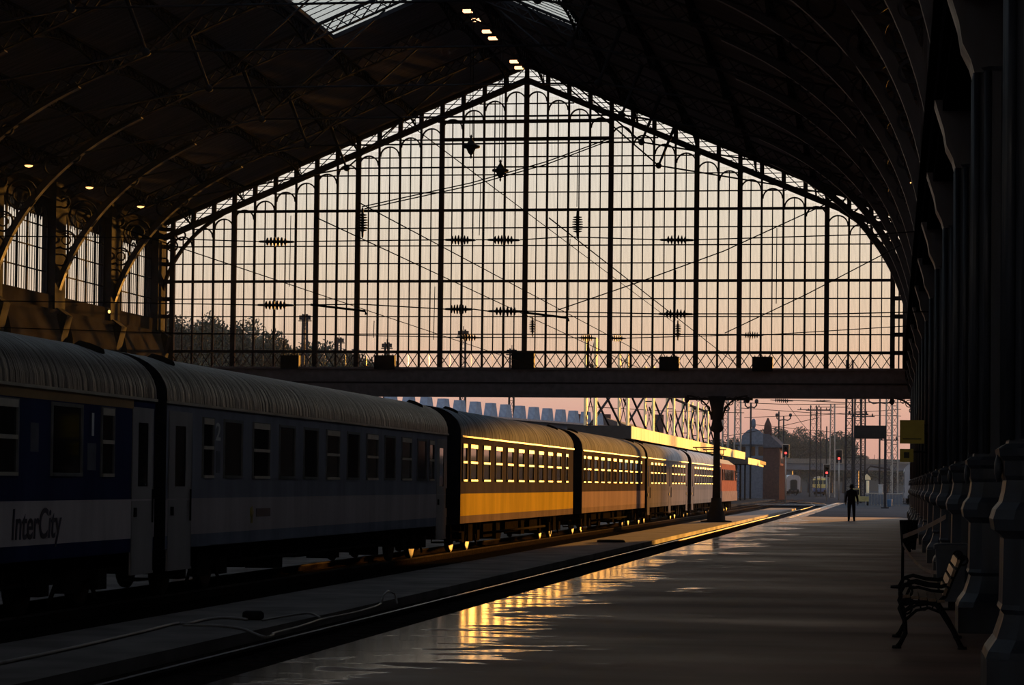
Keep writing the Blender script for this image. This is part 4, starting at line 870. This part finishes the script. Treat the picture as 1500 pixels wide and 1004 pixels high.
for i, (a, b_) in enumerate(xs):
    px = (a + b_) / 2; X = -22.5; k = ray(px, 600); yy = X / k.x * k.y; wd = (b_ - a) / F * (yy + 3)
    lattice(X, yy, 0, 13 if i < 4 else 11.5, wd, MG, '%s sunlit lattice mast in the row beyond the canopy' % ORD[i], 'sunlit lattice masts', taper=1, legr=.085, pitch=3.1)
    if prev:
        m = MB(); m.bar((X, prev, 11), (X, yy, 6.5), .14); m.bar((X, prev, 6.5), (X, yy, 11), .14); m.bar((X, prev, 10.9), (X, yy, 10.9), .2); m.bar((X, prev, 9.2), (X, yy, 4.6), .12)
        m.thing('cross_bracing', MASTD, 'dark cross bracing between the %s and %s sunlit masts' % (ORD[i - 1], ORD[i]), 'bracing', 'mast bracing')
    prev = yy
for i, (a, yb, Yd, h, wd, arms, lb) in enumerate([(1243.5, 742, 232, 15, .75, (), 'tall ladder-like lattice mast behind the walking person'), (1256, 740, 262, 15, .8, ((1.2, 10.4),), 'slender lattice mast left of the display board'), (1264, 740, 300, 16, .6, ((1.5, 11.3),), 'dark lattice mast above the display board'),
                                                     (1302, 738, 290, 14, .9, ((1.2, 8.0),), 'pale lattice mast right of the display board'), (1310, 738, 300, 14, .9, (), 'lattice mast nearest the yellow sign'), (1191, 730, 420, 17, 1.3, ((3.0, 16.2),), 'left one of the two crossarm masts over the far tracks'),
                                                     (1199, 730, 430, 17, .9, ((2.5, 16.4),), 'tall A-shaped mast beside the far tracks'), (1219, 730, 400, 16.5, .9, ((3.0, 16.0),), 'pale crossarm mast above the middle red signal'), (1062, 735, 335, 18, .9, (), 'lattice mast just right of the iron column'), (1080, 735, 330, 17, 1.0, (), 'second lattice mast right of the iron column')]):
    p = P(a, 700, Yd); lattice(p.x, Yd, 0, h, wd, MASTM if i in (3, 4, 7, 8, 9) else MASTD, lb, 'yard masts', .8, .07, arms)
for i, (a, ytop, Yd, arm, lb) in enumerate([(1289, 584, 330, 1.6, 'double armed yard lamp post above the display board'), (1141, 603, 380, 0, 'plain pole right of the brick house'), (1148, 610, 400, 1.2, 'pole with a crossarm behind the far trees'), (1211, 625, 430, 0, 'thin pole left of the middle red signal'), (1100, 590, 320, .8, 'thin pole above the pediment house')]):
    p = P(a, ytop, Yd); r = empty('yard_pole', (p.x, Yd, 0), lb, 'pole')
    m = MB(); m.tube([(0, 0, 0), (0, 0, p.z)], .13, 6); m.build('pole', MASTD, r)
    if arm:
        m = MB()
        for s_ in (-1, 1): m.tube([(0, 0, p.z - .6), (s_ * arm * .6, 0, p.z - .75), (s_ * arm, 0, p.z - .4), (s_ * arm, 0, p.z + .3)], .12, 6); m.lathe([(.1, 0), (.28, .1), (.25, .5), (.1, .6)], 8, (s_ * arm, 0, p.z - .1))
        m.build('arm', MASTD, r)
for i, (x, y, yb, Yd, lb) in enumerate([(1151, 664, 733, 260, 'red signal on a pole beside the brick house'), (1211, 693, 729, 300, 'low red signal in front of the distant locomotive'), (1229, 672, 730, 330, 'red signal on a pale pole right of the distant locomotive')]):
    p = P(x, y, Yd); r = empty('signal', (p.x, Yd, 0), lb, 'signal', 'red railway signals'); s_ = Yd / 260
    m = MB(); m.tube([(0, 0, 0), (0, 0, p.z - .3)], .08 * s_, 6); m.build('pole', MASTM, r)
    m = MB(); m.box(-.33 * s_, .33 * s_, .06, .22, p.z - .5 * s_, p.z + .95 * s_); m.build('head', BLACK, r); m = MB(); m.box(-.4 * s_, .4 * s_, .22, .26, p.z - .58 * s_, p.z + 1.03 * s_); m.build('backing_plate', MASTM, r)
    m = MB(); m.lathe([(.14 * s_, 0), (.14 * s_, -.05), (.02, -.06)], 10, (0, .06, p.z), axis='y'); m.build('red_lens', REDL, r)
    m = MB(); m.lathe([(.2 * s_, 0), (.2 * s_, -.12), (.18 * s_, -.12), (.18 * s_, 0)], 10, (0, .06, p.z + .5 * s_), axis='y'); m.build('hood', BLACK, r)
# shed with roof ventilators
SHED = mat('blue_grey_shed', (.06, .075, .11), (.04, .05, .08), rough=.8, scale=.6, spec=.1); VENT = mat('pale_ventilator', (.24, .3, .4), (.17, .21, .3), rough=.8, spec=.1)
a0, a1 = Vector((-52, 190, 0)), Vector((-33.5, 268, 0)); d = (a1 - a0); L = d.length; ang = math.atan2(d.y, d.x) - pi / 2
r = empty('shed', tuple(a0), 'long blue grey shed with a row of pale roof ventilators', 'building', rz=ang)
m = MB(); m.box(-12, 0, 0, L, 0, 8.8); m.build('walls', SHED, r)
m = MB(); m.box(-12.5, .6, -.5, L + .5, 8.8, 9.0); m.build('roof_edge', mat('shed_edge', (.3, .24, .24), rough=.6), r)
vm = MB(); vm.prism([(-.0, 0)] * 0 or [(-1, 9.0), (1, 9.0), (.5, 10.5), (-.5, 10.5)], -.4, .4); vme = vm.mesh('ventilator', VENT)
for i in range(20): o = put('ventilator', vme, r, (-1.0, 2 + i * 4.0, 0)); o.rotation_euler = (0, 0, pi / 2)
for i in range(16):
    q_ = MB(); q_.box(-.02, .05, 0, 2.2, 4.6, 6.2); o = q_.build('shed_window', mat('shed_glass', (.3, .33, .38), rough=.2), r); o.location = (0, 2 + i * 5, 0)
# far hall beyond the canopy
m = MB(); r = empty('warehouse', (-34, 285, 0), 'dark low roofed warehouse behind the sunlit masts', 'building')
m.box(-14, 9, 0, 30, 0, 6.5); m.build('walls', SHED, r); m = MB(); m.prism([(-14.5, 6.5), (9.5, 6.5), (-2.5, 10.5)], -.5, 30.5); m.build('roof', mat('dark_tile_roof', (.07, .055, .06), rough=.9), r)
for x_ in (-8, -4, 3): m = MB(); m.box(x_, x_ + 1.1, 8, 9, 7, 11.2); m.build('chimney', BRICK, r)
# pediment house and brick house
HOUSE = mat('haze_blue_plaster', (.13, .165, .23), (.09, .12, .17), rough=.9, spec=0)  # blue of the distant haze put into the plaster colour
p = P(1105, 700, 346); r = empty('pediment_house', (p.x, 346, 0), 'pale house with rounded pediment above the canopy', 'building')
m = MB(); m.box(-2.6, 1.9, 0, 10, 0, 8.6); m.build('walls', HOUSE, r); m = MB(); m.prism([(-2.0, 8.6), (1.6, 8.6), (1.55, 9.7), (.7, 10.5), (-.2, 10.9), (-1.1, 10.5), (-1.95, 9.7)], -.1, .6); m.build('pediment', HOUSE, r); m = MB(); m.box(-3, 2.2, -.4, 10, 8.3, 8.6); m.box(-3, 2.2, -.3, 10, 6.2, 6.4); m.build('cornice', HOUSE, r)
m = MB(); m.lathe([(.2, 10.8), (.35, 11.2), (.3, 12), (.15, 12.3)], 8, (-.2, .3, 0)); m.build('finial', HOUSE, r)
for x_ in (-1.8, -.3, 1.0): m = MB(); m.box(x_ - .4, x_ + .4, -.06, 0, 6.6, 8.0); m.build('window', PANE, r)
p = P(1131, 700, 318); r = empty('brick_house', (p.x, 318, 0), 'narrow brick signal house with a sunlit side window', 'building')
m = MB(); m.box(-1.3, 1.0, 0, 22, 0, 7.4); m.build('walls', BRICK, r); m = MB(); m.prism([(-1.3, 7.4), (1.35, 7.4), (1.35, 7.6), (-.5, 9.3), (-1.3, 9.3)], -.3, 22.3); m.build('roof', mat('slate_roof', (.08, .09, .12), rough=.9, spec=0), r)
m = MB(); m.lathe([(.55, 7.4), (.55, 9.6), (.6, 9.8), (.5, 10.6), (.1, 11.6)], 10, (-.7, 1, 0)); m.build('turret', BRICK, r)
m = MB(); m.box(1.0, 1.12, 1, 9, 4.9, 7.0); m.build('bay_window', mat('bay_window_paint', (.4, .2, .16), rough=.9, spec=0), r)
for y_ in (1.4, 3.4, 5.4, 7.4): m = MB(); m.box(1.12, 1.15, y_, y_ + 1.3, 5.2, 6.7); m.build('pane', PANE, r)
# bridge
BRM = mat('bridge_concrete', (.10, .115, .15), (.07, .08, .105), rough=.85, scale=.3)  # concrete colour tinted with the blue of distant haze
r = empty('road_bridge', (0, 620, 0), 'grey road bridge crossing the far tracks', 'bridge')
m = MB(); m.box(-120, 140, -5, 5, 6.4, 8.2); m.build('deck', BRM, r); m = MB(); m.box(-120, 140, -5.3, -5.0, 8.2, 9.4); m.box(-120, 140, 5, 5.3, 8.2, 9.4); m.box(-120, 140, -5.4, 5.4, 8.1, 8.35); m.build('parapet', mat('bridge_parapet', (.15, .145, .14), rough=.9, spec=.05), r)
for x_ in range(-100, 140, 18):
    m = MB(); m.box(x_ - .7, x_ + .7, -3.5, 3.5, 0, 6.4); m.build('pier', BRM, r)
for x_ in range(-60, 60, 5): m = MB(); m.tube([(x_, -5.1, 9.4), (x_, -5.1, 10.6)], .07, 5); m.build('railing_post', MASTD, r)
r = empty('pipe_gantry', (P(1270, 700, 420).x, 420, 0), 'dark pipe gantry arching below the bridge', 'gantry')
m = MB(); m.tube([(0, 0, 0), (0, 0, 5.2), (.6, 0, 5.8), (4.5, 0, 5.2), (4.8, 0, 4.6), (4.8, 0, 0)], .18, 6); m.build('pipe', MASTD, r)
# trees
LEAF = mat('dusk_leaves', (.045, .06, .045), (.025, .035, .03), rough=.9, scale=2); LEAF2 = mat('dusk_leaves_blue', (.05, .062, .058), (.03, .04, .04), rough=.9, scale=2); BARK = mat('bark', (.05, .04, .035), rough=.9)
def crown_mesh(n, seed, sz, mm):
    rnd = random.Random(seed); m = MB(); cl = [(rnd.gauss(0, .38), rnd.gauss(0, .38), rnd.uniform(-.62, .62), rnd.uniform(.28, .45)) for _ in range(16)]
    for _ in range(n):
        c = rnd.choice(cl); v = Vector((rnd.gauss(0, 1), rnd.gauss(0, 1), rnd.gauss(0, 1))).normalized() * c[3] * rnd.uniform(.55, 1.08)
        p_ = Vector(c[:3]) + v; a = Vector((rnd.gauss(0, 1), rnd.gauss(0, 1), rnd.gauss(0, 1))).normalized() * sz * rnd.uniform(.6, 1.3); b_ = a.orthogonal().normalized() * sz * rnd.uniform(.5, 1.1)
        m.add([p_ - a, p_ - b_ * .6, p_ + a, p_ + b_ * .6], [(0, 1, 2, 3)])
    return m.mesh('foliage', mm)
CR = [crown_mesh(9000, s_, .042, LEAF if s_ % 2 else LEAF2) for s_ in (1, 2, 3)]
TRK = MB().tube([(0, 0, 0), (.03, 0, .5), (0, .02, 1.0)], [.09, .06, .03], 7)
for a, b_ in (((0, 0, .5), (.35, .1, 1.05)), ((0, 0, .55), (-.3, -.15, 1.1)), ((0, 0, .6), (.05, .3, 1.15))): TRK.tube([a, b_], [.04, .015], 5)
TRM = TRK.mesh('trunk', BARK)
def tree(px, ytop, Yd, wpx, label, ci, group):
    p = P(px, ytop, Yd); H = max(p.z, 4); rad = wpx / F * Yd / 2
    r = empty('tree', (p.x, Yd, -.2), label, 'tree', group)
    f_ = put('foliage', CR[ci], r, (0, 0, H * .60)); f_.scale = (rad * 1.1, rad * 1.1, min(H * .42, rad * 1.5)); f_.location.z = H - min(H * .42, rad * 1.5) * .95; f_.rotation_euler = (0, 0, ci * 1.3 + px)
    t_ = put('trunk', TRM, r); t_.scale = (H * .3, H * .3, H * .62)
for i, (px, yt, wd) in enumerate([(262, 452, 60), (283, 446, 50), (312, 458, 60), (338, 466, 60), (365, 478, 55), (395, 486, 60), (425, 490, 50), (455, 492, 55), (490, 500, 50), (520, 506, 45)]):
    tree(px, yt, 330 + (i % 3) * 25, wd * 2.2, '%s tree from the left behind the gable glass' % ORD[i], i % 3, 'trees behind the gable glass')
for i, (px, yt, Yd, wd, lb) in enumerate([(1152, 622, 690, 40, 'broad dark tree left of the far masts above the bridge'), (1172, 624, 680, 36, 'dark round tree directly behind the A-shaped mast'), (1185, 640, 700, 30, 'smaller dark tree between the two crossarm masts'), (1218, 628, 690, 34, 'round dark tree behind the pale crossarm mast'), (1236, 632, 700, 34, 'dark tree beside the tall ladder mast'), (1205, 655, 710, 40, 'low dark tree in the gap above the bridge'),
                                              (1260, 662, 720, 40, 'low tree below the display board'), (1130, 640, 700, 36, 'dark tree rising behind the brick house'), (1300, 672, 720, 46, 'low tree at the far right above the bridge'), (1030, 640, 520, 46, 'dark tree behind the far sunlit masts'), (1000, 645, 520, 46, 'dark tree behind the canopy middle'), (1075, 640, 540, 44, 'dark tree just right of the iron column')]):
    tree(px, yt, Yd, wd * 1.7, lb, i % 3, 'trees of the far yard')
# low hills closing the horizon
m = MB(); n = 60; rnd = random.Random(3)
for i in range(n):
    xa, xb = -700 + i * 24, -700 + (i + 1) * 24; za, zb = 6 + 5 * sin(i * .7) + 3 * sin(i * 1.9), 6 + 5 * sin((i + 1) * .7) + 3 * sin((i + 1) * 1.9)
    za, zb = max(za, 3), max(zb, 3); m.add([(xa, 1000, -1), (xb, 1000, -1), (xb, 1000, zb), (xa, 1000, za), (xb, 1060, zb), (xa, 1060, za)], [(0, 1, 2, 3), (3, 2, 4, 5)])
struct('far_hills', m, mat('far_hills', (.08, .085, .09), rough=.95, scale=.02))
# floodlight masts seen through the glass
for i, (px, yt, Yd, lb) in enumerate([(447, 455, 300, 'tall floodlight mast left behind the gable glass'), (567, 497, 340, 'short floodlight mast behind the walkway, left of centre'), (679, 478, 320, 'floodlight mast behind the left of centre posts'), (750, 506, 340, 'short floodlight mast behind the centre walkway box'), (497, 490, 360, 'thin crossarm mast behind the gable glass on the left')]):
    p = P(px, yt, Yd); r = lattice(p.x, Yd, 0, p.z - .5, 1.0, MASTD, lb, 'floodlight masts', .55, .07)
    m = MB(); h = p.z
    for s_ in (-1, 0, 1): m.box(s_ * .55 - .22, s_ * .55 + .22, -.25, .1, h - 1.3, h - .7)
    m.box(-.9, .9, -.1, .1, h - 1.5, h - 1.35); m.tube([(0, 0, h - 1.5), (0, 0, h)], .06, 5); m.build('lamp_rack', MASTD, r)
# bits at the platform end
FEN = mat('fence_blue', (.12, .15, .2), (.08, .1, .14), rough=.6)
p0, p1 = P(1268, 735, 205), P(1322, 735, 198)
r = empty('yard_fence', (p0.x, 205, PZ), 'blue grey fence across the platform end', 'fence')
n = 12
for i in range(n):
    a = Vector((p0.x, 205, 0)).lerp(Vector((p1.x, 198, 0)), i / n); b_ = Vector((p0.x, 205, 0)).lerp(Vector((p1.x, 198, 0)), (i + 1) / n)
    m = MB(); m.bar((a.x, a.y, PZ + .55), (b_.x - .02, b_.y, PZ + .55), .05, .85); m.build('fence_panel', FEN, r, world=True); m = MB(); m.box(a.x - .04, a.x + .04, a.y - .04, a.y + .04, PZ, PZ + 1.05); m.build('fence_post', MASTM, r, world=True)
m = MB(); m.tube([(p0.x, 205, PZ + 1.05), (p1.x, 198, PZ + 1.05)], .04, 5); m.build('top_rail', MASTM, r, world=True)
p = P(1303, 737, 190); m = MB(); m.lathe([(.18, 0), (.2, .1), (.22, .55), (.22, .6), (.18, .62)], 14, (p.x, 190, PZ)); m.thing('blue_barrel', mat('barrel_blue', (.03, .1, .22), rough=.6), 'blue barrel in front of the yard fence', 'barrel')
r = empty('service_cart', (P(1261, 735, 200).x, 200, PZ), 'small yellowish service cart beside the walking person', 'cart')
m = MB(); m.box(-.7, .7, -.4, 1.2, .35, .8); m.box(-.7, -.1, -.4, 1.2, .8, 1.5); m.build('cart_body', mat('cart_yellow', (.3, .26, .1), (.2, .18, .08), rough=.6), r); m = MB(); m.box(-.66, -.14, -.42, -.4, .95, 1.4); m.build('windscreen', PANE, r)
for x_, y_ in ((-.6, 0), (.6, 0), (-.6, .9), (.6, .9)): m = MB(); m.lathe([(.1, -.08), (.26, -.08), (.28, 0), (.26, .08), (.1, .08)], 12, (x_, y_, .28), axis='x'); m.build('wheel', RUBBER, r)
p = P(1271, 722, 260); r = empty('switch_post', (p.x, 260, 0), 'sunlit orange marker post at the platform end', 'post')
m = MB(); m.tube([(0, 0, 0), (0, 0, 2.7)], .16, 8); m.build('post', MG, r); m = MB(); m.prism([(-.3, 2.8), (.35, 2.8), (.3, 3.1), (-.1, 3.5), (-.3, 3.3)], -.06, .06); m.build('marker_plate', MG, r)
m = MB(); p = P(1290, 722, 230); m.box(p.x - .22, p.x + .22, 230, 230.4, 0, 2.2); m.box(p.x - .28, p.x + .28, 229.95, 230.45, 2.2, 2.28); m.thing('equipment_cabinet', mat('cabinet_white', (.45, .5, .55), rough=.6), 'narrow white equipment cabinet behind the fence', 'cabinet')
for i, (x_, y_, x2, y2_, Yd) in enumerate([(1085, 598, 1320, 610, 330), (1090, 612, 1320, 600, 360), (1080, 590, 1240, 592, 300), (1100, 622, 1330, 640, 380), (1060, 640, 1200, 612, 340), (860, 596, 1090, 605, 300), (1140, 586, 1340, 590, 250), (1150, 588, 1200, 650, 420)]):
    wire([P(x_, y_, Yd), P((x_ + x2) / 2, (y_ + y2_) / 2 + 2, Yd), P(x2, y2_, Yd)], .03, '%s thin yard wire seen below the girder, counted by height' % ORD[i], 'yard wires')
a = P(1128, 586, 200); b_ = P(1162, 588, 200); insul(a, b_, 'yard insulator just below the girder', 7, .22)
a = P(1190, 588, 200); b_ = P(1217, 587, 200); insul(a, b_, 'slim yard insulator right below the girder', 3, .1)

r = empty('added_dark_block', (24, 300, 0), 'unseen low dark block added beyond the right wall to darken coach window reflections', 'building')  # out of view, added so the lower coach windows reflect something dark
m = MB(); m.box(-19, 26, 0, 12, -.2, 4.3); m.build('walls', SHED, r); m = MB(); m.box(-19.4, 26.4, -.4, 12.4, 4.3, 4.55); m.build('roof', CANR, r)
for i in range(11): m = MB(); m.box(-17 + i * 4, -15 + i * 4, -.05, 0, 1.2, 2.8); m.build('window', PANE, r)
# thin evening haze filling the hall and the yard
hz = bpy.data.materials.new('evening_haze'); hz.use_nodes = True; t = hz.node_tree; t.nodes.clear()
vs_ = nd(t, 'ShaderNodeVolumeScatter'); vs_.inputs['Color'].default_value = (.62, .76, 1, 1); vs_.inputs['Density'].default_value = .00010; o_ = nd(t, 'ShaderNodeOutputMaterial')
t.links.new(vs_.outputs[0], o_.inputs['Volume'])
mb = MB(); mb.box(-140, 120, -30, 640, -.19, 40); ob = mb.build('haze', hz); tag(ob, 'thin evening haze hanging in the hall and yard', 'haze', kind='stuff')
